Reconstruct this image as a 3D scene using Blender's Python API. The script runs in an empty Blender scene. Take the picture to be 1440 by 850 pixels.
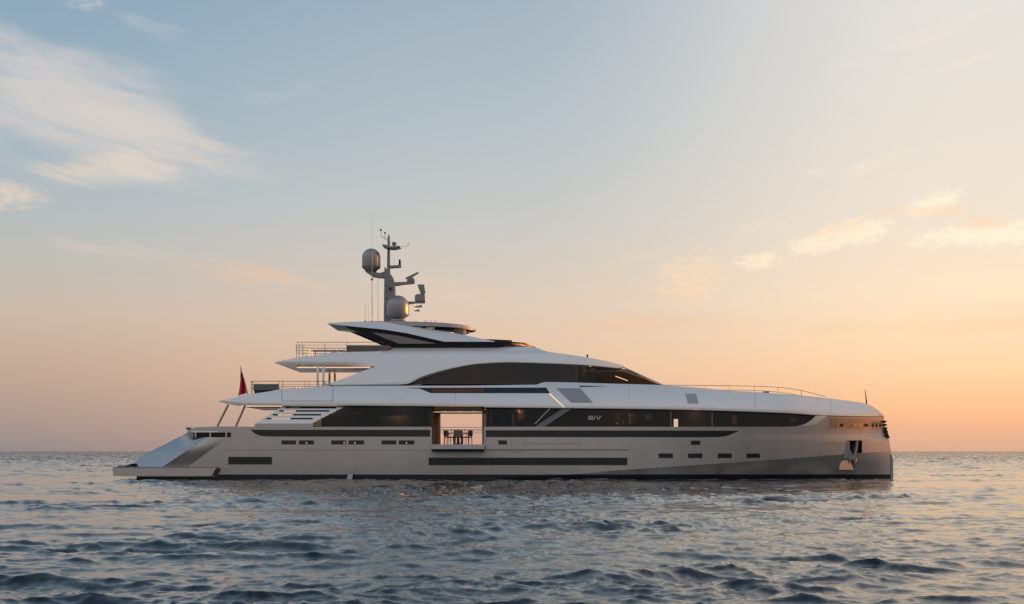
import bpy, bmesh, math, random
import numpy as np
from mathutils import Vector, Matrix
random.seed(7)
R = math.radians
C = bpy.data.collections.new('scene_objects'); bpy.context.scene.collection.children.link(C)
scene = bpy.context.scene

# ------------------------------------------------------------------ camera
CAMZ, D, S, YC = 1.73, 90.0, 0.045, 4.6       # eye height, distance to the near hull side, metres per profile unit, half beam
cam = bpy.data.objects.new('camera', bpy.data.cameras.new('camera')); C.objects.link(cam)
cam.location = (0, -D, CAMZ); cam.rotation_euler = (R(90), 0, 0)
cam.data.sensor_width = 36; cam.data.lens = 50
cam.data.shift_y = 210/1440
cam.data.clip_start = 0.5; cam.data.clip_end = 80000
scene.camera = cam
scene.view_settings.view_transform = 'Standard'; scene.view_settings.look = 'None'
scene.view_settings.exposure = 0.0; scene.view_settings.gamma = 1.0
scene.render.engine = 'CYCLES'
scene.cycles.max_bounces = 8; scene.cycles.glossy_bounces = 5; scene.cycles.transparent_max_bounces = 16
scene.cycles.sample_clamp_indirect = 0.8; scene.cycles.caustics_reflective = False; scene.cycles.caustics_refractive = False

# ------------------------------------------------------------------ sun and sky
SUN_AZ, SUN_EL = R(70), R(3.2)                # azimuth from +Y towards +X
sd = Vector((math.sin(SUN_AZ)*math.cos(SUN_EL), math.cos(SUN_AZ)*math.cos(SUN_EL), math.sin(SUN_EL)))
sun = bpy.data.objects.new('sun', bpy.data.lights.new('sun', 'SUN')); C.objects.link(sun)
sun.data.energy = 2.9; sun.data.angle = R(1.5); sun.data.color = (1.0, 0.38, 0.12)
sun.rotation_euler = (-sd).to_track_quat('-Z', 'Y').to_euler()

def lin(c):
    out = []
    for v in c[:3]:
        v = v/255.0
        out.append(v/12.92 if v <= 0.04045 else ((v+0.055)/1.055)**2.4)
    return tuple(out)+(1.0,)

world = bpy.data.worlds.new('World'); scene.world = world; world.use_nodes = True
wn, wl = world.node_tree.nodes, world.node_tree.links
wn.clear()
def N(t, **kw):
    n = wn.new(t)
    for k, v in kw.items(): setattr(n, k, v)
    return n
def put(sock, v):
    if hasattr(v, 'is_linked') or isinstance(v, bpy.types.NodeSocket): wl.new(v, sock)
    else: sock.default_value = v
def M(op, a, b=0.0, c=0.0, clamp=False):
    n = N('ShaderNodeMath', operation=op); n.use_clamp = clamp
    put(n.inputs[0], a); put(n.inputs[1], b); put(n.inputs[2], c)
    return n.outputs[0]
def MIX(f, a, b, blend='MIX'):
    n = N('ShaderNodeMix', data_type='RGBA', blend_type=blend)
    put(n.inputs[0], f); put(n.inputs[6], a); put(n.inputs[7], b)
    return n.outputs[2]
def SSTEP(v, a, b):
    n = N('ShaderNodeMapRange', interpolation_type='SMOOTHSTEP')
    put(n.inputs[0], v); n.inputs[1].default_value = a; n.inputs[2].default_value = b
    return n.outputs[0]
def RAMP(fac, stops):
    n = N('ShaderNodeValToRGB'); el = n.color_ramp.elements
    n.color_ramp.interpolation = 'B_SPLINE' if False else 'LINEAR'
    while len(el) < len(stops): el.new(0.5)
    for e, (p, c) in zip(el, stops): e.position = p; e.color = lin(c)
    wl.new(fac, n.inputs[0]); return n.outputs[0]
tc = N('ShaderNodeTexCoord'); vn = N('ShaderNodeVectorMath', operation='NORMALIZE'); wl.new(tc.outputs['Generated'], vn.inputs[0])
sep = N('ShaderNodeSeparateXYZ'); wl.new(vn.outputs[0], sep.inputs[0])
dx, dy, dz = sep.outputs
EL = M('MULTIPLY', M('ARCSINE', dz), 180/math.pi)               # degrees above the horizon
AZ = M('MULTIPLY', M('ARCTAN2', dx, dy), 180/math.pi)           # degrees right of +Y
sunH = (math.sin(SUN_AZ), math.cos(SUN_AZ))
hl = M('SQRT', M('ADD', M('ADD', M('MULTIPLY', dx, dx), M('MULTIPLY', dy, dy)), 1e-6))
ca = M('DIVIDE', M('ADD', M('MULTIPLY', dx, sunH[0]), M('MULTIPLY', dy, sunH[1])), hl)
ANG = M('MULTIPLY', M('ARCCOSINE', M('MINIMUM', M('MAXIMUM', ca, -0.9999), 0.9999)), 180/math.pi)   # from the sun, round the horizon
ef = M('DIVIDE', M('MAXIMUM', EL, 0.0), 90.0, clamp=True)
e = lambda d: d/90.0
# colour of the air by height, at different distances from the sunset
near_sun = RAMP(ef, [(0, (255,150,88)), (e(3), (255,172,98)), (e(8), (255,205,145)), (e(16), (250,232,212)), (e(40), (176,190,205)), (1, (92,124,158))])
right = RAMP(ef, [(0, (224,178,153)), (e(.9), (244,185,151)), (e(1.6), (254,196,149)), (e(3.4), (253,213,176)), (e(6), (250,224,198)), (e(9), (238,222,208)), (e(13), (230,221,212)), (e(17.6), (228,221,217)), (e(40), (150,168,188)), (1, (78,108,142))])
mid = RAMP(ef, [(0, (206,160,146)), (e(.9), (218,172,152)), (e(3.2), (230,192,166)), (e(6), (216,198,186)), (e(9), (197,196,196)), (e(13), (178,188,197)), (e(17.6), (159,175,190)), (e(40), (124,146,168)), (1, (72,100,136))])
left = RAMP(ef, [(0, (150,142,142)), (e(.9), (166,152,147)), (e(3.2), (190,165,154)), (e(5.2), (198,180,170)), (e(7.5), (186,184,184)), (e(10), (172,182,192)), (e(13), (150,172,189)), (e(17.6), (130,160,184)), (e(40), (112,138,164)), (1, (70,98,134))])
back = RAMP(ef, [(0, (130,130,138)), (e(3), (158,154,158)), (e(8), (184,176,178)), (e(16), (196,191,194)), (e(30), (202,202,208)), (e(55), (184,192,204)), (1, (92,116,146))])
c1 = MIX(SSTEP(ANG, 50, 20), right, near_sun)
sky = MIX(SSTEP(ANG, 52, 71), c1, mid)
sky = MIX(SSTEP(ANG, 69, 92), sky, left)
rear_sun = RAMP(ef, [(0, (196,104,70)), (e(3), (204,122,90)), (e(8), (190,140,116)), (e(20), (168,156,154)), (e(55), (168,178,192)), (1, (92,116,146))])
sky = MIX(M('MULTIPLY', SSTEP(AZ, 66, 92), 0.9), sky, rear_sun)
sky = MIX(M('MAXIMUM', SSTEP(ANG, 96, 140), SSTEP(AZ, 112, 145)), sky, back)
# clouds, fixed in direction: (azimuth, height, half width, half height, tilt, strength, colour, stretch)
def cloud(base, az, el_, w, h, tilt, strength, col, noise, lo=0.30, hi=0.75):
    da = M('SUBTRACT', AZ, az); de = M('SUBTRACT', EL, el_)
    de2 = M('SUBTRACT', de, M('MULTIPLY', da, math.tan(R(tilt))))
    q = M('ADD', M('POWER', M('ABSOLUTE', M('DIVIDE', da, w)), 2.0), M('POWER', M('ABSOLUTE', M('DIVIDE', de2, h)), 2.0))
    m = M('SUBTRACT', 1.0, M('MULTIPLY', q, 0.5), clamp=True)
    f = SSTEP(M('ADD', M('MULTIPLY', m, 0.55), M('MULTIPLY', M('SUBTRACT', noise, 0.5), 1.15)), lo, hi)
    edge = SSTEP(m, 0.0, 0.5)
    return MIX(M('MULTIPLY', M('MULTIPLY', f, edge), strength), base, lin(col))
def cloud_noise(sx, sy, scale, detail=7, rough=0.6, shear=0.0, seed=0.0, dist=0.0):
    cb = N('ShaderNodeCombineXYZ')
    wl.new(M('ADD', M('MULTIPLY', AZ, sx), seed), cb.inputs[0])
    wl.new(M('MULTIPLY', M('SUBTRACT', EL, M('MULTIPLY', AZ, shear)), sy), cb.inputs[1])
    n = N('ShaderNodeTexNoise'); n.inputs['Scale'].default_value = scale; n.inputs['Detail'].default_value = detail
    n.inputs['Roughness'].default_value = rough; n.inputs['Distortion'].default_value = dist
    wl.new(cb.outputs[0], n.inputs['Vector']); return n.outputs[0]
wisp = cloud_noise(0.30, 1.0, 0.55, 8, 0.58, -0.22, 3.1, 0.5)
wstreak = cloud_noise(0.28, 1.6, 1.3, 9, 0.62, -0.25, 7.7, 0.35)
wisp2 = cloud_noise(0.25, 0.9, 0.9, 8, 0.6, 0.25, 11.0, 0.3)
streak = cloud_noise(0.22, 1.7, 1.1, 9, 0.62, 0.26, 17.0, 0.3)
puff = cloud_noise(0.8, 1.5, 2.6, 9, 0.62, 0.12, 5.7, 0.25)
def at(px, py):                                   # viewing direction of a point of the photograph
    x, z = (px-720)/2000.0, (635-py)/2000.0
    return math.degrees(math.atan(x)), math.degrees(math.atan(z/math.sqrt(1+x*x)))
def cl(px, py, wpx, hpx, tilt, st, col, nz, lo=0.3, hi=0.75):
    global sky
    a, b = at(px, py)
    sky = cloud(sky, a, b, wpx/2000*57.3, hpx/2000*57.3, tilt, st, col, nz, lo, hi)
cl(60, 140, 250, 80, -12, .85, (211,204,204), wisp, .12, .72)
cl(150, 165, 200, 60, -16, .45, (216,208,206), wstreak, .28, .80)
cl(150, 178, 220, 48, -8, .70, (217,206,201), wisp, .12, .74)
cl(270, 196, 110, 16, -8, .55, (214,204,202), wstreak, .25, .78)
cl(165, 234, 110, 26, 8, .75, (226,210,196), wstreak, .14, .72)
cl(0, 272, 55, 20, -4, .8, (226,208,192), puff, .10, .7)
cl(222, 42, 70, 16, -14, .40, (200,203,208), wstreak, .3, .8)
cl(118, 5, 30, 10, 0, .5, (206,204,208), puff, .2, .7)
cl(165, 350, 100, 16, -4, .55, (218,202,192), wstreak, .22, .8)
cl(350, 385, 120, 22, -5, .65, (228,192,170), wstreak, .22, .8)
cl(375, 390, 50, 10, 0, .4, (232,190,166), puff, .22, .8)
cl(610, 406, 100, 20, -5, .45, (238,200,174), streak, .22, .8)
cl(395, 130, 80, 16, 10, .28, (202,206,210), wstreak, .26, .8)
cl(975, 385, 64, 32, 8, .62, (255,220,180), puff, 0.21, 0.8)
cl(975, 405, 33, 28, 0, .50, (255,216,176), puff, 0.19, 0.75)
cl(1066, 367, 35, 12, 2, .80, (255,236,206), puff, 0.15, 0.62)
cl(1205, 326, 49, 19, 5, .90, (255,238,212), puff, 0.15, 0.62)
cl(1150, 342, 49, 16, 8, .85, (255,236,208), puff, 0.15, 0.62)
cl(1180, 322, 44, 11, 10, .5, (250,214,182), puff, 0.19, 0.7)
cl(1312, 287, 37, 16, 12, .90, (255,240,216), puff, 0.15, 0.6)
cl(1325, 297, 44, 10, 2, .7, (250,212,178), puff, 0.19, 0.7)
cl(1250, 299, 49, 10, 4, .55, (248,214,184), puff, 0.21, 0.75)
cl(1330, 333, 55, 14, 3, .80, (255,240,216), puff, 0.17, 0.65)
cl(1405, 329, 66, 16, 0, .90, (255,242,220), puff, 0.15, 0.62)
cl(1384, 315, 37, 12, 0, .65, (250,208,172), puff, 0.19, 0.7)
cl(1150, 240, 22, 10, 0, .55, (246,230,214), puff, 0.24, 0.8)
cl(1225, 232, 55, 11, 14, .55, (248,232,214), puff, 0.24, 0.8)
cl(1065, 320, 55, 10, 4, .35, (246,226,206), puff, 0.24, 0.8)
cl(900, 362, 66, 12, 6, .30, (244,214,188), wisp2, 0.24, 0.8)
cl(1330, 40, 110, 15, 17, .45, (248,232,216), streak, 0.33, 0.85)
cl(1370, 88, 99, 12, 12, .50, (250,234,214), streak, 0.31, 0.82)
cl(1195, 90, 44, 11, 5, .25, (240,222,214), streak, 0.29, 0.8)
cl(1400, 455, 220, 16, 1, .3, (240,196,156), wisp2, .2, .6)
cl(940, 455, 160, 14, 1, .3, (236,190,158), wisp2, .2, .6)
nish = N('ShaderNodeTexSky', sky_type='NISHITA', sun_disc=False)
nish.sun_elevation = SUN_EL; nish.sun_rotation = SUN_AZ
nish.air_density = 1.2; nish.dust_density = 2.0
bg = N('ShaderNodeBackground'); bg.inputs[1].default_value = 0.93; wl.new(sky, bg.inputs[0])
bg2 = N('ShaderNodeBackground'); bg2.inputs[1].default_value = 0.05; wl.new(nish.outputs[0], bg2.inputs[0])
ad = N('ShaderNodeAddShader'); wl.new(bg.outputs[0], ad.inputs[0]); wl.new(bg2.outputs[0], ad.inputs[1])
wo = N('ShaderNodeOutputWorld'); wl.new(ad.outputs[0], wo.inputs[0])

# ------------------------------------------------------------------ materials
def mat(name, col, metallic=0.0, rough=0.5, coat=0.0, spec=0.5, bump=0.0, bscale=3.0, emit=None, estr=0.0, vary=0.0, vscale=1.5, ior=None, rvary=0.0):
    m = bpy.data.materials.new(name); m.use_nodes = True
    nt = m.node_tree; p = nt.nodes['Principled BSDF']
    p.inputs['Base Color'].default_value = tuple(col)+(1,)
    p.inputs['Metallic'].default_value = metallic; p.inputs['Roughness'].default_value = rough
    p.inputs['Coat Weight'].default_value = coat; p.inputs['Coat Roughness'].default_value = 0.25
    p.inputs['Specular IOR Level'].default_value = spec
    if ior: p.inputs['IOR'].default_value = ior
    if emit: p.inputs['Emission Color'].default_value = tuple(emit)+(1,); p.inputs['Emission Strength'].default_value = estr
    t = nt.nodes.new('ShaderNodeTexCoord')
    if vary or rvary:
        n = nt.nodes.new('ShaderNodeTexNoise'); n.inputs['Scale'].default_value = vscale; n.inputs['Detail'].default_value = 5
        nt.links.new(t.outputs['Object'], n.inputs['Vector'])
        if vary:
            mx = nt.nodes.new('ShaderNodeMix'); mx.data_type = 'RGBA'
            mx.inputs[6].default_value = tuple(c*(1-vary) for c in col)+(1,); mx.inputs[7].default_value = tuple(min(1, c*(1+vary)) for c in col)+(1,)
            nt.links.new(n.outputs[0], mx.inputs[0]); nt.links.new(mx.outputs[2], p.inputs['Base Color'])
        if rvary:
            mr = nt.nodes.new('ShaderNodeMapRange'); mr.inputs[3].default_value = max(0.02, rough-rvary); mr.inputs[4].default_value = rough+rvary
            nt.links.new(n.outputs[0], mr.inputs[0]); nt.links.new(mr.outputs[0], p.inputs['Roughness'])
    if bump:
        n2 = nt.nodes.new('ShaderNodeTexNoise'); n2.inputs['Scale'].default_value = bscale; n2.inputs['Detail'].default_value = 2
        b = nt.nodes.new('ShaderNodeBump'); b.inputs['Strength'].default_value = bump; b.inputs['Distance'].default_value = 0.05
        nt.links.new(t.outputs['Object'], n2.inputs['Vector']); nt.links.new(n2.outputs[0], b.inputs['Height'])
        nt.links.new(b.outputs[0], p.inputs['Normal'])
    return m
hull_m = mat('champagne_paint', (0.56,0.53,0.51), metallic=0.6, rough=0.32, coat=0.35, vary=0.09, vscale=1.3, rvary=0.07)
_nt = hull_m.node_tree; _mp = _nt.nodes.new('ShaderNodeMapping'); _mp.inputs['Scale'].default_value = (1.0, 1.0, 0.16)
_tx = [n for n in _nt.nodes if n.type == 'TEX_COORD'][0]; _nz = [n for n in _nt.nodes if n.type == 'TEX_NOISE'][0]
_nt.links.new(_tx.outputs['Object'], _mp.inputs[0]); _nt.links.new(_mp.outputs[0], _nz.inputs['Vector'])
white_m = mat('silver_white_paint', (0.86,0.84,0.815), metallic=0.35, rough=0.30, coat=0.4, vary=0.03, vscale=0.6, rvary=0.05)
roof_m = mat('matt_roof_paint', (0.55,0.55,0.55), metallic=0.1, rough=0.55, vary=0.03)
wing_m = mat('sky_tinted_silver_paint', (0.27,0.335,0.39), metallic=0.75, rough=0.22, coat=0.4, bump=0.03, bscale=0.4, rvary=0.04)  # blue of the reflected sky mixed into the base colour
grey_m = mat('grey_trim_paint', (0.20,0.20,0.21), metallic=0.4, rough=0.35, coat=0.3, vary=0.05)
boot_m = mat('antifouling_paint', (0.018,0.018,0.022), rough=0.45, vary=0.3, vscale=1.2)
black_m = mat('black_gloss_panel', (0.012,0.013,0.017), rough=0.12, coat=0.3, bump=0.02, bscale=1.0)
dark_m = mat('dark_recess', (0.03,0.03,0.032), rough=0.6, vary=0.2)
steel_m = mat('polished_steel', (0.62,0.60,0.57), metallic=1.0, rough=0.18, rvary=0.06, vscale=6)
steeld_m = mat('brushed_steel', (0.34,0.31,0.28), metallic=0.9, rough=0.35)
bronze_m = mat('bronze_steel', (0.42,0.33,0.27), metallic=0.85, rough=0.34, vary=0.2, vscale=4, rvary=0.08, bump=0.12, bscale=3)
dome_m = mat('radome_grey', (0.31,0.31,0.32), metallic=0.55, rough=0.40, coat=0.2, vary=0.05)
anchor_m = mat('galvanised_anchor', (0.30,0.30,0.30), metallic=0.3, rough=0.5, vary=0.2, vscale=6)
mast_m = mat('mast_grey', (0.27,0.27,0.28), metallic=0.2, rough=0.4, vary=0.08)
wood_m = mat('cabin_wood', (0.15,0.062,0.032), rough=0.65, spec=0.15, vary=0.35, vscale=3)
ceil_m = mat('cabin_ceiling', (0.55,0.40,0.30), rough=0.4)
floor_m = mat('cabin_carpet', (0.30,0.24,0.20), rough=0.8, vary=0.15)
teak_m = mat('teak_deck', (0.28,0.19,0.12), rough=0.6, vary=0.2, vscale=4)
soffit_m = mat('cream_soffit', (0.70,0.55,0.42), metallic=0.3, rough=0.25, coat=0.4)
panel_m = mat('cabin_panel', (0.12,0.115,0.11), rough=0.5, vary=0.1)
pane_m = mat('cabin_curtain', (0.34,0.31,0.29), rough=0.7, vary=0.15, vscale=6)
vent_m = mat('vent_mesh', (0.42,0.42,0.44), metallic=0.3, rough=0.5)
beige_m = mat('mauve_upholstery', (0.24,0.19,0.18), rough=0.75, vary=0.1)
sofa_m = mat('grey_cushion', (0.17,0.18,0.19), rough=0.8, vary=0.12, vscale=8)
chair_m = mat('dark_leather', (0.16,0.12,0.10), rough=0.45)
chairleg_m = mat('dark_wood', (0.13,0.09,0.07), rough=0.35)
rubber_m = mat('black_rubber', (0.02,0.02,0.02), rough=0.6)
logo_m = mat('steel_letter', (0.45,0.44,0.42), metallic=0.4, rough=0.4)
red_m = mat('red_flag_cloth', (0.62,0.012,0.05), rough=0.75, vary=0.15, vscale=6)
navy_m = mat('navy_flag_cloth', (0.03,0.02,0.035), rough=0.75)
fwhite_m = mat('white_flag_cloth', (0.7,0.6,0.62), rough=0.75)
led_m = mat('warm_led', (1,0.8,0.5), emit=(1.0,0.66,0.36), estr=0.75)
lamp_m = mat('cabin_lamp', (1,0.8,0.6), emit=(1.0,0.64,0.40), estr=0.45)
lampd_m = mat('dim_cabin_lamp', (0.8,0.5,0.3), emit=(1.0,0.5,0.22), estr=0.14)
emtrim_m = mat('emissive_trim', (1,0.85,0.7), emit=(1.0,0.68,0.46), estr=0.75)  # warm emission on the soffit trim tubes
def glass_mat(name, tint, rough=0.03, op=0.85):
    m = bpy.data.materials.new(name); m.use_nodes = True; nt = m.node_tree; nt.nodes.clear()
    tr = nt.nodes.new('ShaderNodeBsdfTransparent'); tr.inputs[0].default_value = tuple(tint)+(1,)
    pb = nt.nodes.new('ShaderNodeBsdfPrincipled'); pb.inputs['Base Color'].default_value = (0.012,0.012,0.013,1); pb.inputs['Roughness'].default_value = rough
    mx = nt.nodes.new('ShaderNodeMixShader'); mx.inputs[0].default_value = op
    nt.links.new(tr.outputs[0], mx.inputs[1]); nt.links.new(pb.outputs[0], mx.inputs[2])
    o = nt.nodes.new('ShaderNodeOutputMaterial'); nt.links.new(mx.outputs[0], o.inputs[0])
    return m
upglass_m = glass_mat('upper_tinted_glass', (0.65,0.62,0.6), op=0.55)
upglass_m.node_tree.nodes['Principled BSDF'].inputs['Base Color'].default_value = (0.085,0.085,0.085,1)
glass_m = glass_mat('tinted_glass', (0.72,0.68,0.64), op=0.50)
smoke_m = glass_mat('smoked_windscreen', (0.62,0.64,0.62), op=0.55)

# ------------------------------------------------------------------ helpers
def W(px, py, y):                                # hull drawing units at depth y -> metres
    k = (D+y)/D
    return ((px-720)*S*k, y, CAMZ+(635-py)*S*k)
def link(name, me, m, parent=None, smooth=True, ang=35):
    o = bpy.data.objects.new(name, me); C.objects.link(o)
    if m is not None: me.materials.append(m)
    if smooth:
        me.polygons.foreach_set('use_smooth', [True]*len(me.polygons))
        me.set_sharp_from_angle(angle=R(ang))
    if parent is not None: o.parent = parent
    return o
def bm_obj(name, bm, m, parent=None, smooth=True, ang=35, merge=1e-4):
    if merge: bmesh.ops.remove_doubles(bm, verts=bm.verts, dist=merge)
    bmesh.ops.dissolve_degenerate(bm, dist=1e-5, edges=bm.edges)
    bmesh.ops.recalc_face_normals(bm, faces=bm.faces)
    me = bpy.data.meshes.new(name); bm.to_mesh(me); bm.free()
    return link(name, me, m, parent, smooth, ang)
def empty(name, loc=(0,0,0), label=None, cat=None, group=None):
    o = bpy.data.objects.new(name, None); C.objects.link(o); o.location = loc
    tag(o, label, cat, group); return o
def tag(o, label=None, cat=None, group=None, kind=None):
    if label: o['label'] = label
    if cat: o['category'] = cat
    if group: o['group'] = group
    if kind: o['kind'] = kind
    return o
def pl(pts):                                     # straight-line curve through points
    xs = [p[0] for p in pts]; ys = [p[1] for p in pts]
    f = lambda x: float(np.interp(x, xs, ys)); f.xs = xs; return f
def sp(pts):                                     # smooth monotone curve through points
    xs = np.array([p[0] for p in pts], float); ys = np.array([p[1] for p in pts], float)
    h = np.diff(xs); d = np.diff(ys)/h; m = np.zeros(len(xs))
    m[0], m[-1] = d[0], d[-1]
    for i in range(1, len(xs)-1):
        if d[i-1]*d[i] > 0:
            w1, w2 = 2*h[i]+h[i-1], h[i]+2*h[i-1]; m[i] = (w1+w2)/(w1/d[i-1]+w2/d[i])
    def f(x):
        i = int(np.clip(np.searchsorted(xs, x)-1, 0, len(h)-1)); t = min(1, max(0, (x-xs[i])/h[i]))
        return float((2*t**3-3*t*t+1)*ys[i]+(t**3-2*t*t+t)*h[i]*m[i]+(-2*t**3+3*t*t)*ys[i+1]+(t**3-t*t)*h[i]*m[i+1])
    f.xs = list(xs); return f
def fn(v): return v if callable(v) else pl(v)
def xs_of(top, bot, step=8.0, x0=None, x1=None):
    a, b = top.xs, bot.xs
    lo = max(a[0], b[0]) if x0 is None else x0; hi = min(a[-1], b[-1]) if x1 is None else x1
    br = sorted(set([lo, hi]+[x for x in list(a)+list(b) if lo < x < hi]))
    out = []
    for p, q in zip(br[:-1], br[1:]):
        n = max(1, int(math.ceil((q-p)/step))); out += [p+(q-p)*i/n for i in range(n)]
    return out+[br[-1]]
YMAX = YC-0.012
def add_plate(bm, top, bot, depth, th=0.08, off=0.0, nz=4, step=8.0, far=False, x0=None, x1=None):
    """closed sheet of thickness th whose face follows depth(px,py); far=True builds its twin on the other side"""
    top, bot = fn(top), fn(bot); xs = xs_of(top, bot, step, x0, x1)
    def P(px, py, o):
        y0 = min(depth(px, py), YMAX); y = min(max(y0+off, -5)+o, YMAX)
        x, _, z = W(px, py, min(y0+off, YMAX))
        return (x, (2*YC-y) if far else y, z)
    G = []
    for o in (0.0, th):
        G.append([[bm.verts.new(P(x, top(x)+(bot(x)-top(x))*j/nz, o)) for j in range(nz+1)] for x in xs])
    n = len(xs)
    for i in range(n-1):
        for j in range(nz):
            bm.faces.new((G[0][i][j], G[0][i+1][j], G[0][i+1][j+1], G[0][i][j+1]))
            bm.faces.new((G[1][i][j], G[1][i][j+1], G[1][i+1][j+1], G[1][i+1][j]))
        for j in (0, nz): bm.faces.new((G[0][i][j], G[0][i+1][j], G[1][i+1][j], G[1][i][j]))
    for i in (0, n-1):
        for j in range(nz): bm.faces.new((G[0][i][j], G[0][i][j+1], G[1][i][j+1], G[1][i][j]))
    bmesh.ops.remove_doubles(bm, verts=[v for g in G for col_ in g for v in col_], dist=1e-4)
def plate(name, segs, depth, m, parent, both=False, one=False, **kw):
    """segs: list of (top, bottom). both: the far twin is made as well (its own object, or in the same mesh with one=True)"""
    if not isinstance(segs, list) or callable(segs[0]) or not isinstance(segs[0], tuple) or (len(segs[0]) == 2 and isinstance(segs[0][0], (int, float))): segs = [segs]
    bm = bmesh.new()
    for s in segs: add_plate(bm, s[0], s[1], depth, **kw)
    if both and one:
        for s in segs: add_plate(bm, s[0], s[1], depth, far=True, **kw)
    o = bm_obj(name, bm, m, parent, merge=0)
    if both and not one:
        bm = bmesh.new()
        for s in segs: add_plate(bm, s[0], s[1], depth, far=True, **kw)
        bm_obj(name, bm, m, parent, merge=0)
    return o
def rect(x0, y0, x1, y1): return ([(x0, y0), (x1, y0)], [(x0, y1), (x1, y1)])
def shell(name, top, bot, depth, m, parent, nz=6, ny=10, step=8.0, crown=0.0, x0=None, x1=None, ang=35):
    """closed body right across the boat: near side, deck, far side, underside"""
    top, bot = fn(top), fn(bot); xs = xs_of(top, bot, step, x0, x1); bm = bmesh.new(); rings = []
    for x in xs:
        t, b = top(x), bot(x); near = []
        for j in range(nz+1):
            py = b+(t-b)*j/nz; y = min(depth(x, py), YMAX); near.append(W(x, py, y))
        far = [(p[0], 2*YC-p[1], p[2]) for p in reversed(near)]
        a, c = near[-1], far[0]
        mid_ = [(a[0], a[1]+(c[1]-a[1])*k/ny, a[2]+crown*4*(k/ny)*(1-k/ny)) for k in range(1, ny)]
        rings.append([bm.verts.new(p) for p in near+mid_+far])
    L = len(rings[0])
    for i in range(len(xs)-1):
        for j in range(L):
            k = (j+1) % L
            try: bm.faces.new((rings[i][j], rings[i+1][j], rings[i+1][k], rings[i][k]))
            except ValueError: pass
    for r in (rings[0], rings[-1]):
        try: bm.faces.new(r)
        except ValueError: pass
    return bm_obj(name, bm, m, parent, ang=ang)
def add_box(bm, x0, x1, y0, y1, z0, z1, bev=0.0):
    r = bmesh.ops.create_cube(bm, size=1.0)
    bmesh.ops.scale(bm, vec=(abs(x1-x0), abs(y1-y0), abs(z1-z0)), verts=r['verts'])
    bmesh.ops.translate(bm, vec=((x0+x1)/2, (y0+y1)/2, (z0+z1)/2), verts=r['verts'])
    if bev:
        es = set(e_ for v in r['verts'] for e_ in v.link_edges)
        bmesh.ops.bevel(bm, geom=list(es), offset=bev, segments=2, affect='EDGES', profile=0.6)
def box(name, x0, x1, y0, y1, z0, z1, m, parent, bev=0.02):
    bm = bmesh.new(); add_box(bm, x0, x1, y0, y1, z0, z1, bev); return bm_obj(name, bm, m, parent)
def pbox(name, px0, py0, px1, py1, y0, y1, m, parent, bev=0.02):      # a box given by its side view at depth y0
    a, b = W(px0, py0, y0), W(px1, py1, y0)
    return box(name, a[0], b[0], y0, y1, b[2], a[2], m, parent, bev)
def add_prism(bm, pts, y0, y1, yref=None):
    yr = (y0+y1)/2 if yref is None else yref
    P = [W(px, py, yr) for px, py in pts]
    a = [bm.verts.new((p[0], y0, p[2])) for p in P]; b = [bm.verts.new((p[0], y1, p[2])) for p in P]
    bm.faces.new(a); bm.faces.new(list(reversed(b)))
    n = len(P)
    for i in range(n): bm.faces.new((a[i], a[(i+1) % n], b[(i+1) % n], b[i]))
def prism(name, pts, y0, y1, m, parent, bev=0.015, yref=None):
    bm = bmesh.new(); add_prism(bm, pts, y0, y1, yref)
    if bev: bmesh.ops.bevel(bm, geom=bm.edges[:], offset=bev, segments=1, affect='EDGES')
    return bm_obj(name, bm, m, parent, merge=0)
def add_tube(bm, pts, r, n=8, r1=None):
    P = [Vector(p) for p in pts]; rings = []
    for i, p in enumerate(P):
        d = (P[min(i+1, len(P)-1)]-P[max(i-1, 0)]).normalized()
        u = d.orthogonal().normalized() if abs(d.z) < 0.9 else d.cross(Vector((0, 1, 0))).normalized()
        if i and rings:
            u = (pu-d*pu.dot(d)).normalized()
        pu = u; v = d.cross(u); rr = r if r1 is None else r+(r1-r)*i/(len(P)-1)
        rings.append([bm.verts.new(p+u*rr*math.cos(2*math.pi*k/n)+v*rr*math.sin(2*math.pi*k/n)) for k in range(n)])
    for a, b in zip(rings[:-1], rings[1:]):
        for k in range(n): bm.faces.new((a[k], a[(k+1) % n], b[(k+1) % n], b[k]))
    bm.faces.new(rings[0]); bm.faces.new(rings[-1])
def tube(name, pts, r, m, parent, r1=None, n=8):
    bm = bmesh.new(); add_tube(bm, pts, r, n, r1); return bm_obj(name, bm, m, parent, merge=0)
def ptube(name, pts, r, m, parent, r1=None): return tube(name, [W(*p) for p in pts], r, m, parent, r1)
def lathe(name, c, prof, m, parent, n=32, smooth=True):     # prof: (radius, z) from bottom to top
    bm = bmesh.new(); rings = []
    for r, z in prof:
        rings.append([bm.verts.new((c[0]+max(r, .001)*math.cos(2*math.pi*k/n), c[1]+max(r, .001)*math.sin(2*math.pi*k/n), c[2]+z)) for k in range(n)])
    for a, b in zip(rings[:-1], rings[1:]):
        for k in range(n): bm.faces.new((a[k], a[(k+1) % n], b[(k+1) % n], b[k]))
    bm.faces.new(rings[0]); bm.faces.new(rings[-1])
    return bm_obj(name, bm, m, parent)
def clamp(v, a=0.0, b=1.0): return max(a, min(b, v))
def sstep(a, b, v):
    t = clamp((v-a)/(b-a)); return t*t*(3-2*t)

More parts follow.
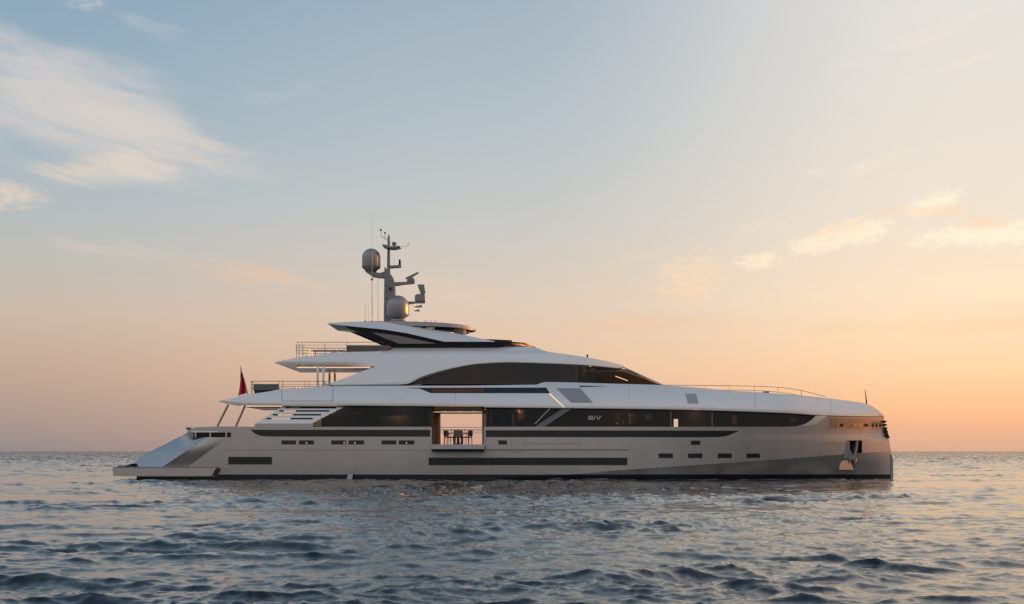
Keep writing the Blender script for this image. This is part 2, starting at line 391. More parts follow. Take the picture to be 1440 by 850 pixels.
# ------------------------------------------------------------------ the sea
def ocean_tile(n, L, lmin, lmax, rms, seed, wind=(0.55, -0.85), spread=2.0, power=4.0, chop=-1.3):
    rng = np.random.default_rng(seed)
    k1 = 2*np.pi*np.fft.fftfreq(n, L/n); kx, ky = np.meshgrid(k1, k1, indexing='ij')
    k = np.hypot(kx, ky); k[0, 0] = 1
    w = np.array(wind)/np.hypot(*wind)
    cosd = (kx*w[0]+ky*w[1])/k
    P = k**(-power)*(0.10+np.abs(cosd)**spread)*np.exp(-(k*lmin/(2*np.pi))**2)*np.exp(-((2*np.pi/lmax)/k)**4)
    P[0, 0] = 0
    H = np.sqrt(P)*(rng.standard_normal((n, n))+1j*rng.standard_normal((n, n)))
    h = np.fft.ifft2(H).real; sc = rms/h.std()
    dX = np.fft.ifft2(H*(-1j*kx/k)).real*sc*chop; dY = np.fft.ifft2(H*(-1j*ky/k)).real*sc*chop
    return h*sc, dX, dY, L
def sample(tile, x, y):
    out = []; L = tile[3]
    for A in tile[:3]:
        n = A.shape[0]; u = (x/L*n) % n; v = (y/L*n) % n
        i = np.floor(u).astype(int) % n; j = np.floor(v).astype(int) % n; fu = u-np.floor(u); fv = v-np.floor(v)
        fu = fu*fu*(3-2*fu)*0.5+fu*0.5; fv = fv*fv*(3-2*fv)*0.5+fv*0.5
        i1 = (i+1) % n; j1 = (j+1) % n
        out.append(A[i, j]*(1-fu)*(1-fv)+A[i1, j]*fu*(1-fv)+A[i, j1]*(1-fu)*fv+A[i1, j1]*fu*fv)
    return out
def build_sea():
    fine = np.radians(np.arange(-25, 25.001, 0.055))
    coarse = np.radians(np.concatenate([np.arange(26, 60, 1.0), np.arange(60, 300, 4.0), np.arange(300, 335, 1.0)]))
    th = np.concatenate([fine, coarse]); nt = len(th)
    r = [1.5]
    while r[-1] < 12: r.append(r[-1]+0.35)
    while r[-1] < 40000:
        q = r[-1]; r.append(q+min(max(0.05*(q/14)**1.35, 0.045), 0.62) if q < 420 else (q+1.2 if q < 900 else q*1.02))
    r = np.array(r); nr = len(r)
    RR, TT = np.meshgrid(r, th, indexing='ij')
    x = RR*np.sin(TT); y = RR*np.cos(TT)-D
    big = ocean_tile(512, 53.0, 0.6, 3.2, 0.0265, 3, wind=(0.25, -1.0), spread=3.0, power=4.3)
    med = ocean_tile(512, 27.0, 0.2, 1.1, 0.0125, 5, wind=(0.2, -1.0), spread=2.0)
    sml = ocean_tile(512, 9.7, 0.07, 0.5, 0.0048, 9, wind=(0.5, -0.8), spread=1.0, power=3.6)
    swl = ocean_tile(256, 240.0, 8.0, 30.0, 0.028, 21, wind=(0.8, -0.6))
    z = np.zeros_like(x); ddx = np.zeros_like(x); ddy = np.zeros_like(x)
    ca_, sa_ = math.cos(0.45), math.sin(0.45)
    for t, rot, f0, f1 in ((swl, 0, 2000, 6000), (big, 0, 1200, 3000), (med, 1, 300, 800), (sml, 0, 38, 75)):
        xx, yy = (x*ca_-y*sa_, x*sa_+y*ca_) if rot else (x, y)
        h, hx, hy = sample(t, xx, yy)
        fade = np.clip((f1-RR)/(f1-f0), 0, 1)*np.clip((RR-3)/9, 0.15, 1)
        if t is not swl: fade = fade*np.where(np.abs(((TT+np.pi) % (2*np.pi))-np.pi) < math.radians(25.2), 1.0, 0.35 if t is big else 0.0)
        if rot: hx, hy = hx*ca_+hy*sa_, -hx*sa_+hy*ca_
        z += h*fade; ddx += hx*fade; ddy += hy*fade
    # patchy wind: some areas calmer than others
    g = sample(ocean_tile(128, 70.0, 4.0, 30.0, 1.0, 33, power=3.0), x, y)[0]
    patch = np.clip(1.0+0.34*g, 0.4, 1.9)
    x = x+ddx*patch; y = y+ddy*patch; z = z*patch
    z = z-0.07
    co = np.stack([x, y, z], -1).reshape(-1, 3).astype(np.float32)
    i, j = np.meshgrid(np.arange(nr-1), np.arange(nt), indexing='ij')
    j2 = (j+1) % nt
    F = np.stack([i*nt+j, i*nt+j2, (i+1)*nt+j2, (i+1)*nt+j], -1).reshape(-1, 4)[:, ::-1]
    c0 = len(co); co = np.vstack([co, [[0, -D, 0]]]).astype(np.float32)
    hx = x.ravel(); hy_ = y.ravel()
    px_ = 720+hx/S*(D/(D+np.clip(hy_, -2, 9)))
    tt_ = np.clip((px_-820)/435, 0, 1.02); side = 4.59*tt_**2.15+0.15
    dist = side-hy_
    fm = np.where((px_ > 160) & (px_ < 1258) & (dist > -0.7) & (dist < 2.4), 1-np.abs(dist-0.2)/2.2, 0).clip(0, 1)
    fm = np.append(fm, 0.0).astype(np.float32)
    me = bpy.data.meshes.new('sea')
    me.vertices.add(len(co)); me.vertices.foreach_set('co', co.ravel())
    tri = np.stack([np.full(nt, c0), (np.arange(nt)+1) % nt, np.arange(nt)], -1)[:, ::-1]
    loops = np.concatenate([F.ravel(), tri.ravel()]).astype(np.int32)
    me.loops.add(len(loops)); me.loops.foreach_set('vertex_index', loops)
    ls = np.concatenate([np.arange(len(F))*4, len(F)*4+np.arange(nt)*3]).astype(np.int32)
    me.polygons.add(len(ls)); me.polygons.foreach_set('loop_start', ls)
    me.polygons.foreach_set('use_smooth', np.ones(len(ls), bool))
    me.update(calc_edges=True); me.validate()
    fa = me.attributes.new('foam', 'FLOAT', 'POINT'); fa.data.foreach_set('value', fm[:len(me.vertices)])
    m = bpy.data.materials.new('sea_water'); m.use_nodes = True; nt_ = m.node_tree; p = nt_.nodes['Principled BSDF']
    p.inputs['Base Color'].default_value = (0.012,0.020,0.028,1); p.inputs['IOR'].default_value = 1.34
    p.inputs['Roughness'].default_value = 0.045; p.inputs['Specular IOR Level'].default_value = 0.5
    tcn = nt_.nodes.new('ShaderNodeTexCoord')
    n1 = nt_.nodes.new('ShaderNodeTexNoise'); n1.inputs['Scale'].default_value = 4.2; n1.inputs['Detail'].default_value = 8; n1.inputs['Roughness'].default_value = 0.62
    mp = nt_.nodes.new('ShaderNodeMapping'); mp.inputs['Rotation'].default_value = (0, 0, 0.3); mp.inputs['Scale'].default_value = (0.55, 1.0, 1.0)
    nt_.links.new(tcn.outputs['Object'], mp.inputs[0]); nt_.links.new(mp.outputs[0], n1.inputs['Vector'])
    b = nt_.nodes.new('ShaderNodeBump'); b.inputs['Strength'].default_value = 0.26; b.inputs['Distance'].default_value = 0.05
    nt_.links.new(n1.outputs[0], b.inputs['Height'])
    # far off, where the mesh can no longer carry the chop, the same slopes as a random tilt of the surface
    n3 = nt_.nodes.new('ShaderNodeTexNoise'); n3.inputs['Scale'].default_value = 0.9; n3.inputs['Detail'].default_value = 4
    nt_.links.new(tcn.outputs['Object'], n3.inputs['Vector'])
    def vm(op, a, b_=None):
        n = nt_.nodes.new('ShaderNodeVectorMath'); n.operation = op
        for k, v in ((0, a), (1, b_)):
            if v is None: continue
            if isinstance(v, tuple): n.inputs[k].default_value = v
            else: nt_.links.new(v, n.inputs[k])
        return n
    ln = vm('LENGTH', vm('SUBTRACT', tcn.outputs['Object'], (0, -D, 0)).outputs[0]).outputs['Value']
    mr = nt_.nodes.new('ShaderNodeMapRange'); mr.inputs[1].default_value = 60; mr.inputs[2].default_value = 500; mr.inputs[3].default_value = 0.0; mr.inputs[4].default_value = 1.0
    nt_.links.new(ln, mr.inputs[0])
    t = vm('MULTIPLY', vm('SUBTRACT', n3.outputs['Color'], (.5, .5, .5)).outputs[0], (1.3, 2.2, 0.0))
    t2 = vm('SCALE', vm('ADD', t.outputs[0], (0.0, -0.13, 0.0)).outputs[0]); nt_.links.new(mr.outputs[0], t2.inputs['Scale'])
    nn = vm('NORMALIZE', vm('ADD', b.outputs[0], t2.outputs[0]).outputs[0])
    nt_.links.new(nn.outputs[0], p.inputs['Normal'])
    at_ = nt_.nodes.new('ShaderNodeAttribute'); at_.attribute_name = 'foam'
    n4 = nt_.nodes.new('ShaderNodeTexNoise'); n4.inputs['Scale'].default_value = 1.6; n4.inputs['Detail'].default_value = 9; n4.inputs['Roughness'].default_value = 0.7; n4.inputs['Distortion'].default_value = 0.6
    mp4 = nt_.nodes.new('ShaderNodeMapping'); mp4.inputs['Scale'].default_value = (0.35, 1.0, 1.0)
    nt_.links.new(tcn.outputs['Object'], mp4.inputs[0]); nt_.links.new(mp4.outputs[0], n4.inputs['Vector'])
    ma = nt_.nodes.new('ShaderNodeMath'); ma.operation = 'MULTIPLY_ADD'; nt_.links.new(at_.outputs['Fac'], ma.inputs[0]); ma.inputs[1].default_value = 0.22; nt_.links.new(n4.outputs[0], ma.inputs[2])
    mr4 = nt_.nodes.new('ShaderNodeMapRange'); mr4.inputs[1].default_value = 0.66; mr4.inputs[2].default_value = 0.80; mr4.inputs[4].default_value = 0.55
    nt_.links.new(ma.outputs[0], mr4.inputs[0])
    mf = nt_.nodes.new('ShaderNodeMath'); mf.operation = 'MULTIPLY'; nt_.links.new(mr4.outputs[0], mf.inputs[0])
    gt0 = nt_.nodes.new('ShaderNodeMath'); gt0.operation = 'GREATER_THAN'; gt0.inputs[1].default_value = 0.02; nt_.links.new(at_.outputs['Fac'], gt0.inputs[0]); nt_.links.new(gt0.outputs[0], mf.inputs[1])
    foam = nt_.nodes.new('ShaderNodeBsdfDiffuse'); foam.inputs[0].default_value = (0.6, 0.62, 0.64, 1)
    mxs = nt_.nodes.new('ShaderNodeMixShader'); nt_.links.new(mf.outputs[0], mxs.inputs[0]); nt_.links.new(p.outputs[0], mxs.inputs[1]); nt_.links.new(foam.outputs[0], mxs.inputs[2])
    nt_.links.new(mxs.outputs[0], nt_.nodes['Material Output'].inputs[0])
    me.materials.append(m)
    o = bpy.data.objects.new('sea', me); C.objects.link(o); tag(o, kind='structure')
build_sea()

# ================================================================== THE YACHT
Z0 = lambda py: CAMZ+(635-py)*S
yacht = empty('yacht', (0, YC, 0), 'long champagne grey motor yacht with black window bands and radar mast lying on the sea', 'yacht')
class _off: pass
def Y(o):                                        # parent with geometry kept in world coordinates
    o.parent = yacht; o.matrix_parent_inverse = Matrix.Translation((0, -YC, 0)); return o

knuckle = pl([(700,673), (760,670.5), (818,666.5), (860,662.4), (990,653.6), (1120,644.5), (1184,639.4), (1212,637.2), (1254,635.0)])
stem_x = pl([(560,1236), (586.5,1243), (600,1245), (613,1247), (617,1250), (635.5,1253), (650,1254.6), (700,1254)])
def hull(px, py):
    if px > 820:
        t = clamp((px-820)/(stem_x(py)-820)); v = clamp((py-586)/86)
        y = 4.59*(t**3.3*(1-v)+t**2.15*v)
        k = knuckle(px)
        if py > k: y += (py-k)*S*0.50*(1-t**8)
        if py > 622: y += 0.06*((min(py, k)-622)/47)**2*(1-t)**2 if k > 622 else 0
        return y
    y = 0.0
    k = knuckle(px)
    if py > k and px > 700: y += (py-k)*S*0.50
    if px < 400: y += 0.30*((400-px)/220)**2
    if py > 622: y += 0.06*((py-622)/47)**2
    if py > 655: y += 0.02*(py-655)*S
    return y
H = lambda segs, **kw: plate('hull', segs, hull, hull_m, yacht, both=True, one=True, **kw)

# --- hull sides (one mesh), with real openings for the saloon balcony, anchor pocket and stern windows
OX0, OX1, OY0, OY1 = 609.5, 678.0, 577.5, 625.0
sheer_aft = [(262,609.5), (266,602.6), (275,601.2), (300,600.4), (313,600), (360,600.5), (440,600.5), (OX0,600.5)]
SW0, SW1 = 608.4, 615.2
segs = [
 ([(262,609.5), (266,603.4), (272,602.5)], [(262,609.7), (272,609)]),
 ([(272,602.5), (275,601.2), (300,600.4), (325,600)], [(272,SW0), (325,SW0)]),
 ([(264,657.2), (320,SW1), (325,SW1)], [(264,657.3), (325,657.3)]),
 ([(304,657.2), (325,657.2)], [(304,690), (325,690)]),
 ([(192,669), (304,669)], [(192,690), (304,690)]),
 ([(325,600), (360,600.5), (OX0,600.5)], [(325,690), (OX0,690)]),
 (rect(OX0, OY1+.2, OX1, 690)),
 ([(OX1,600.5), (818,600.5)], [(OX1,690), (700.,690), (700.01,673), (760,670.5), (818,666.5)]),
]
hull_up = segs + [
 ([(818,600.5), (1105,600.5), (1120,599.6), (1133,596), (1143,589.5), (1147,585.5)], [(818,666.5), (860,662.4), (1120,644.5), (1147,642.2)]),
 ([(1147,585.5), (1193,586.4)], [(1147,642.6), (1184,639.4), (1193,638.6)]),
 ([(1193,586.4), (1212,586.8)], [(1193,620), (1212,620)]),
 ([(1212,586.8), (1243,587.3), (1245,600), (1247,613), (1250,617), (1253,635)], [(1212,637.2), (1253,635.1)]),
]
H(hull_up, nz=12, step=10, th=0.12)
low = [
 ([(700,673), (760,670.5), (818,666.5), (860,662.4), (1120,644.5), (1179,640)], [(700,690), (1179,690)]),
 ([(1179,640), (1186,639.4)], [(1179,661.5), (1186,640.5)]),
 ([(1197,638.4), (1202,638)], [(1197,640.5), (1202,661.5)]),
 (rect(1179, 661.5, 1202, 690)),
 ([(1202,638), (1212,637.2), (1253,635.2), (1254.5,650), (1254.6,660)], [(1202,690), (1254.6,690)]),
]
def dark_q(px, py):
    xa, xb = 228+(657.2-py)*1.5, 264+(657.2-py)*1.3333
    return hull(px, py)-0.30*clamp((xb-px)/max(6, xb-xa))*sstep(612, 640, py)
def wing(px, py):
    xa = 228+(657.2-py)*1.5; d = max(0, xa-px)
    if py < SW1: d = max(0, 291-px)
    f = 1-(1-clamp((py-SW1)/14))*sstep(255, 274, px)
    return hull(px, py)-0.30*sstep(612, 640, py)+(d*S*0.75+0.10*(d*S)**2)*f
plate('quarter_fold', [([(228,657.2), (291,SW1), (320,SW1)], [(228,657.3), (264,657.3), (320,SW1+.1)])], dark_q, hull_m, yacht, both=True, nz=6, step=5, th=0.12)
plate('quarter_wing', [([(181,657), (192,648), (213,634.5), (240,621), (262,609.7), (272,609), (272.01,SW1), (291,SW1)], [(181,657.3), (228,657.3), (291,SW1+.1)])], wing, wing_m, yacht, both=True, nz=8, step=4, th=0.10)
plate('lower_hull', low, hull, hull_m, yacht, both=True, one=True, nz=8, step=8, th=0.12)
plate('boot_stripe', [([(305,667.6), (700,667.6), (1179,667.4), (1254.3,667.4)], [(305,690), (1254.3,690)])], hull, boot_m, yacht, both=True, nz=20, step=10, th=0.05, off=-0.02)
plate('boot_stripe', [rect(192, 670.5, 306, 690)], hull, boot_m, yacht, both=True, nz=3, th=0.05, off=-0.012)
# --- decks and bulkheads inside the hull
def deck(name, px0, px1, zpy, th, m, inset=0.14):
    bm = bmesh.new(); top = []; 
    xs = np.linspace(px0, px1, 60)
    near = [W(x, zpy, min(hull(x, zpy)+inset, YC-0.05)) for x in xs]; z = Z0(zpy)
    ring = [(p[0], p[1]) for p in near]+[(p[0], 2*YC-p[1]) for p in reversed(near)]
    a = [bm.verts.new((x, y, z)) for x, y in ring]; b = [bm.verts.new((x, y, z-th)) for x, y in ring]
    bm.faces.new(a); bm.faces.new(list(reversed(b)))
    for i in range(len(ring)): bm.faces.new((a[i], a[(i+1) % len(ring)], b[(i+1) % len(ring)], b[i]))
    return bm_obj(name, bm, m, yacht, smooth=False)
deck('main_deck', 330, 1150, 625.2, 0.20, teak_m)
deck('aft_deck', 290, 345, 618, 0.12, teak_m)
deck('bow_deck', 1120, 1240, 604, 0.10, teak_m)
# transom between the quarters
bm = bmesh.new()
ts = [(184,656.5), (205,641), (225,631), (250,619), (266,612), (300,612), (300,657)]
P = [W(a, b, 2.2) for a, b in ts]
a = [bm.verts.new((p[0], 2.2, p[2])) for p in P]; b = [bm.verts.new((p[0], 7.0, p[2])) for p in P]
bm.faces.new(a); bm.faces.new(list(reversed(b)))
for i in range(len(P)): bm.faces.new((a[i], a[(i+1) % len(P)], b[(i+1) % len(P)], b[i]))
bm_obj('transom', bm, hull_m, yacht, smooth=False)
# rail block and black trim at the foot of the transom
prism('transom_trim', [(164,657.3), (166,656), (176,656), (178,655.2), (183,652.5), (181,655.6), (182,657.3)], 0.25, 8.9, black_m, yacht, bev=0, yref=0.25)
# spoiler blade over the stern windows
spo = lambda px, py: hull(px, py)-0.10+(608.5-py)*S*1.1
plate('stern_blade', [([(260.5,601.9), (266,601.6), (285,600.2), (314,599.9), (316,600)], [(260.5,602.1), (264.5,606.5), (266,608.2), (306,608.2), (316,600.1)])], spo, white_m, yacht, both=True, th=0.18, nz=4, step=5)
prism('blade_tip', [(260.8,601.3), (268,601.6), (266,604.0)], -0.02, 1.0, black_m, yacht, bev=0, yref=0.1)
for x0, x1 in ((276,294.5), (297,316.5), (319.5,324.5)):
    plate('stern_window', [rect(x0, 608.8, x1, 614.9)], lambda px, py: hull(px, py)+0.06, glass_m, yacht, th=0.02, nz=1)
for x in (275, 295.7, 318):
    plate('window_post', [rect(x-.9, 608, x+.9, 615.4)], lambda px, py: hull(px, py)+0.01, steel_m, yacht, th=0.08, nz=1)
pbox('stern_bulkhead', 270, 603, 326, 615, 1.3, 7.8, grey_m, yacht)
# --- swim platform
bm = bmesh.new()
add_prism(bm, [(158,658), (304.5,658), (297.5,669.8), (159,669.8)], -0.16, 9.36, yref=-0.16)
bmesh.ops.bevel(bm, geom=bm.edges[:], offset=0.03, segments=2, affect='EDGES')
bm_obj('swim_platform', bm, hull_m, yacht, merge=0)
prism('platform_trim', [(158.3,657.0), (305.5,657.0), (304.8,657.9), (158.3,657.9)], -0.19, 9.39, steeld_m, yacht, bev=0, yref=-0.19)
prism('platform_bracket', [(300,669), (306.5,658.5), (309,658.5), (309,662), (303,670.5)], -0.08, 0.02, dark_m, yacht, bev=0)
for yy in (1.0, 7.6): pbox('platform_arm', 194, 670, 199, 679, yy, yy+.5, steeld_m, yacht)

# --- black hull bands and portlights
def flush(name, top, bot, m=black_m, off=-0.006, th=0.03, **kw): return plate(name, [(top, bot)], hull, m, yacht, off=off, th=th, **kw)
flush('hull_band', sp([(352.4,604.3), (360,604.5), (605,604.8)]), sp([(352.4,604.5), (357,609), (366,613.2), (380,614.2), (605,614.4)]), step=10)
flush('hull_band', sp([(683,605.2), (860,605.6), (1010,605.9), (1039,606.1)]), sp([(683,615), (990,615.2), (1010,614.9), (1020,613.8), (1030,610.2), (1039,606.3)]), step=8)
flush('hull_window', *rect(321.3, 643, 382.2, 653.2)); flush('hull_window', *rect(603, 644.2, 882, 654.2), step=20)
# thin frames round the flush windows
def frame(x0, y0, x1, y1, w=0.55, m=grey_m):
    plate('window_frame', [rect(x0-w, y0-w, x1+w, y0), rect(x0-w, y1, x1+w, y1+w), rect(x0-w, y0, x0, y1), rect(x1, y0, x1+w, y1)], hull, m, yacht, off=-0.012, th=0.04, nz=1, step=30)
for x0, x1 in ((396,416), (420.5,441), (466,486.3), (490.4,511.7), (536.7,557), (561,582.5), (701,712.7)):
    flush('portlight', *rect(x0, 619.8, x1, 625)); frame(x0, 619.8, x1, 625, 0.4)
for x0, x1 in ((972,984.6), ): flush('portlight', *rect(x0, 620.2, x1, 625.6)); frame(x0, 620.2, x1, 625.6, .4)
for x0, x1 in ((926.5,946), (968,987.5), (1009.6,1028.6), (1050,1068.3)): flush('portlight', *rect(x0, 638.2, x1, 644.2)); frame(x0, 638.2, x1, 644.2, .4)
frame(321.3, 643, 382.2, 653.2, .4); frame(603, 644.2, 882, 654.2, .5)
for x in (431, 484, 499, 571.6): plate('porthole_lamp', [rect(x-.7, 622.2, x+.7, 623.9)], hull, lamp_m, yacht, off=-0.02, th=0.02, nz=1)
# seams, rubbing strakes and shell doors
def seam(x0, y0, x1, y1, w=0.35): plate('seam_or_shadow_line', [rect(min(x0,x1)-(w/2 if x0==x1 else 0), min(y0,y1)-(w/2 if y0==y1 else 0), max(x0,x1)+(w/2 if x0==x1 else 0), max(y0,y1)+(w/2 if y0==y1 else 0))], hull, dark_m, yacht, off=-0.004, th=0.01, nz=1, step=20)
plate('rubbing_strake', [([(316,631.6), (322,631.2), (601,631.4)], [(316,631.8), (322,632.3), (601,632.5)])], hull, hull_m, yacht, off=-0.05, th=0.06, nz=2, step=20)
plate('rubbing_strake', [rect(683, 629.3, 884, 632.2)], hull, hull_m, yacht, off=-0.10, th=0.12, nz=2, step=20)
plate('upper_strake', [([(737,601.8), (884,602.2)], [(737,603.0), (884,603.2)])], hull, hull_m, yacht, off=-0.03, th=0.04, nz=1, step=20)
seam(683, 633.2, 884, 633.2, .5); seam(719.5, 616, 719.5, 635.8); seam(737.4, 616, 737.4, 635.8); seam(719.5, 635.8, 737.4, 635.8)  # the long line under the strake is its shadow, drawn dark
seam(738, 624.2, 816, 624.2); seam(816.4, 615.5, 816.4, 624.2); seam(810, 615.5, 810, 624.2, .25); seam(683, 616, 683, 632)
seam(497.5, 597, 497.5, 604.5); seam(537, 605, 537, 614)
# discharge scupper with its falling water
plate('discharge_outlet', [rect(488.3, 660, 498.5, 667.2)], hull, steel_m, yacht, off=-0.05, th=0.06, nz=2)
bm = bmesh.new()
for i in range(16):
    x = 489.6+8*random.random(); 
    add_tube(bm, [W(x, 666.5, -0.06), W(x-.6, 668.8, -0.12), W(x-1.5+random.random(), 671.5, -0.18), W(x-2.2+random.random(), 675.5, -0.22)], 0.018, 5, 0.03)
bm_obj('discharge_water', bm, mat('running_water', (0.5,0.5,0.5), rough=0.12), yacht, merge=0)
# --- bow: anchor pocket, polished bulwark panel, toothed stem fender
pk = lambda px, py: min(hull(px, py)+0.55, YC-.1)
plate('anchor_pocket', [rect(1191, 617, 1214, 640)], pk, dark_m, yacht, th=0.05, nz=2)
plate('anchor_pocket', [rect(1177, 638, 1204, 664)], lambda a, b: min(hull(a, b)+0.35, YC-.1), dark_m, yacht, th=0.05, nz=2)
plate('pocket_frame', [rect(1192, 619.3, 1213, 620.1), rect(1192.3, 620, 1193.1, 638), rect(1212, 620, 1212.8, 637)], hull, steeld_m, yacht, off=-0.02, th=0.12, nz=2)
# polished wear plate under the anchor, turned towards the sunset
bm = bmesh.new()
q = [(1182.5,647), (1190,647.2), (1191.6,645.6), (1194,645.4), (1196.2,649), (1201,661), (1179.6,661)]
yy = lambda px: hull(1190, 655)+(1201-px)*-0.019+0.14
vs = [bm.verts.new(W(a, b, yy(a))) for a, b in q]; vb = [bm.verts.new(tuple(Vector(W(a, b, yy(a)))+Vector((0, 0.05, 0)))) for a, b in q]
bm.faces.new(vs); bm.faces.new(list(reversed(vb)))
for i in range(len(q)): bm.faces.new((vs[i], vs[(i+1) % len(q)], vb[(i+1) % len(q)], vb[i]))
bm_obj('anchor_wear_plate', bm, steel_m, yacht, smooth=False)
plate('bow_bulwark', [([(1166,587.5), (1180,587.9), (1242.5,588.4), (1244.8,603)], [(1166,603.2), (1244.8,603.4)])], hull, bronze_m, yacht, off=-0.02, th=0.03, nz=4, step=5, both=True)
plate('bow_strake', [([(1163,603.0), (1245,603.2)], [(1163,604.3), (1245,604.5)])], hull, hull_m, yacht, off=-0.05, th=0.06, nz=1, step=6, both=True)
for x0, x1, y0, y1 in ((1179,1186,596.2,600.4), (1213.5,1221,596.4,600.2), (1224.5,1239.5,595.6,600.8)):
    plate('fairlead_opening', [([(x0+1.8,y0), (x1,y0)], [(x0+1.8,y1), (x1,y1)])], hull, black_m, yacht, off=-0.03, th=0.02, nz=1)
for x0, x1, y0, y1 in ((1177.6,1180,595.5,600.6), (1200,1206,596,600.2), (1207,1212,597,600.6), (1229.6,1230.6,595.6,600.8), (1234.6,1235.6,595.6,600.8)):
    plate('mooring_roller', [([(x0,y0+.8), ((x0+x1)/2,y0), (x1,y0+.8)], [(x0,y1), (x1,y1)])], hull, steel_m, yacht, off=-0.06, th=0.05, nz=2, step=1)
for i in range(5):
    py = 593.5+i*4.6; xx = stem_x(py)
    prism('stem_fender', [(xx-2.2,py-1.8), (xx+.8,py-1.2), (xx+1.5,py+.2), (xx+.2,py+.9), (xx-2,py+1.8)], YC-.28, YC+.28, rubber_m, yacht, bev=.01)
prism('stem_fender', [(1243,603), (1246,604), (1248.6,612), (1250.6,616.2), (1247.2,615.6), (1244.4,609)], YC-.2, YC+.2, rubber_m, yacht, bev=0)
prism('stem_bar', [(1252.2,640), (1254.0,640), (1255.6,650), (1255.4,690), (1251.8,690)], YC-.09, YC+.09, steeld_m, yacht, bev=0)

# --- main deck glazing
def mg(px, py): return hull(px, 588)+0.13+(600-py)*S*0.10
T_gl = sp([(489,570.4), (600,571.3), (680,573), (770,573.8), (860,574.8), (960,576.4), (1080,580), (1120,581.8), (1146,583.8)])
GT = lambda x: T_gl(x)-1.5
GT.xs = T_gl.xs
def sub(f, x0, x1, n=6): return [(x0+(x1-x0)*i/n, f(x0+(x1-x0)*i/n)) for i in range(n+1)]
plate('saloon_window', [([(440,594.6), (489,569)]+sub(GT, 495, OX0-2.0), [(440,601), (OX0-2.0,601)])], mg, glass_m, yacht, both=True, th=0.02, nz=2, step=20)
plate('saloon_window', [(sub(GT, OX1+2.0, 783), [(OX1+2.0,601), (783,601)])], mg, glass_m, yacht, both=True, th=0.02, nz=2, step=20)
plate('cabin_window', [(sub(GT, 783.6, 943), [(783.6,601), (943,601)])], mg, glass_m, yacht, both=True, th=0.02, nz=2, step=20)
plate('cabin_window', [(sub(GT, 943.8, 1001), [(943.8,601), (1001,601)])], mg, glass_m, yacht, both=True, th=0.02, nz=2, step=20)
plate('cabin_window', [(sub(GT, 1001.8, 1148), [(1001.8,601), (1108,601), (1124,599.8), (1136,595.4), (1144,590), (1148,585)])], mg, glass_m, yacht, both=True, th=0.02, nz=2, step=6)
for x in (943.4, 1001.4):
    plate('mullion', [([(x-.5,T_gl(x)-1), (x+.5,T_gl(x)-1)], [(x-.5,600.8), (x+.5,600.8)])], mg, grey_m, yacht, off=-0.03, th=0.05, nz=1)
# white swoosh where the glass dies into the bow
plate('bow_scoop', [([(1128,599.3), (1134,596.2), (1141,590.8), (1147,584.9), (1163,584.9)], [(1128,599.6), (1134,599.2), (1146,596.8), (1154,592), (1163,585.1)])], hull, white_m, yacht, off=-0.03, th=0.06, nz=3, step=2, both=True)
# cabin core behind the glass: side walls, panels, lamps
def wallbox(px0, py0, px1, py1, depth0, depth1, m, name='cabin_wall'): return pbox(name, px0, py0, px1, py1, depth0, depth1, m, yacht, bev=0)
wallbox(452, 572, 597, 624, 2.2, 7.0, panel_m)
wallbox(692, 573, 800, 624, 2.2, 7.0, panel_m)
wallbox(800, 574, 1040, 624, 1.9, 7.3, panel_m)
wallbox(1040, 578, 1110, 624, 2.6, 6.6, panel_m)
wallbox(550, 578, 562, 602, 1.9, 2.15, wood_m, 'wood_panel')
wallbox(520, 577, 535, 601, 1.2, 1.6, wood_m, 'wood_panel')
wallbox(535, 585, 582, 601, 1.0, 1.1, pane_m, 'curtain')
wallbox(718, 576, 741, 601, 1.0, 1.2, wood_m, 'wood_panel')
wallbox(720.2, 582, 723, 601, 0.85, 0.95, lampd_m, 'cabin_lamp'); wallbox(728, 577, 737, 590, 0.9, 0.98, lampd_m, 'cabin_lamp')
wallbox(865, 583, 872, 592, 0.9, 1.0, pane_m, 'curtain'); wallbox(884, 582, 896, 595, 0.9, 1.0, pane_m, 'curtain')
wallbox(908, 583, 917, 590, 0.8, 0.95, lampd_m, 'cabin_lamp'); wallbox(1030, 584, 1036, 597, 0.9, 1.0, lampd_m, 'cabin_lamp')
for x0, x1, y0, y1 in ((865.5,870,594.6,596.8), (875.6,876.8,592.5,596.4), (884.8,886.8,593,596.6)):
    plate('deck_lamp', [rect(x0, y0, x1, y1)], mg, lamp_m, yacht, off=0.05, th=0.02, nz=1)
plate('lit_door_panel', [rect(947.6, 589.6, 953.4, 602.6)], mg, lamp_m, yacht, off=-0.05, th=0.03, nz=1)
plate('deck_lamp', [rect(985.2, 590, 986.2, 600)], mg, steel_m, yacht, off=0.06, th=0.02, nz=1)
prism('ceiling_lamp', [(495.5,582.4), (500,581.4), (504,579.6), (508,581.2), (511,582.2), (503,583)], 0.55, 0.8, lampd_m, yacht, bev=0)
# diagonal stays behind the glass amidships
prism('side_strut', [(753,600.5), (757,597), (789,576.5), (800,575.6), (802,577), (797,579.5), (766,600.5)], 0.02, 0.10, grey_m, yacht, bev=0, yref=0.05)
ptube('strut_trim', [(752.5,596.5,0.06), (773.5,575,0.06)], 0.03, steel_m, yacht)
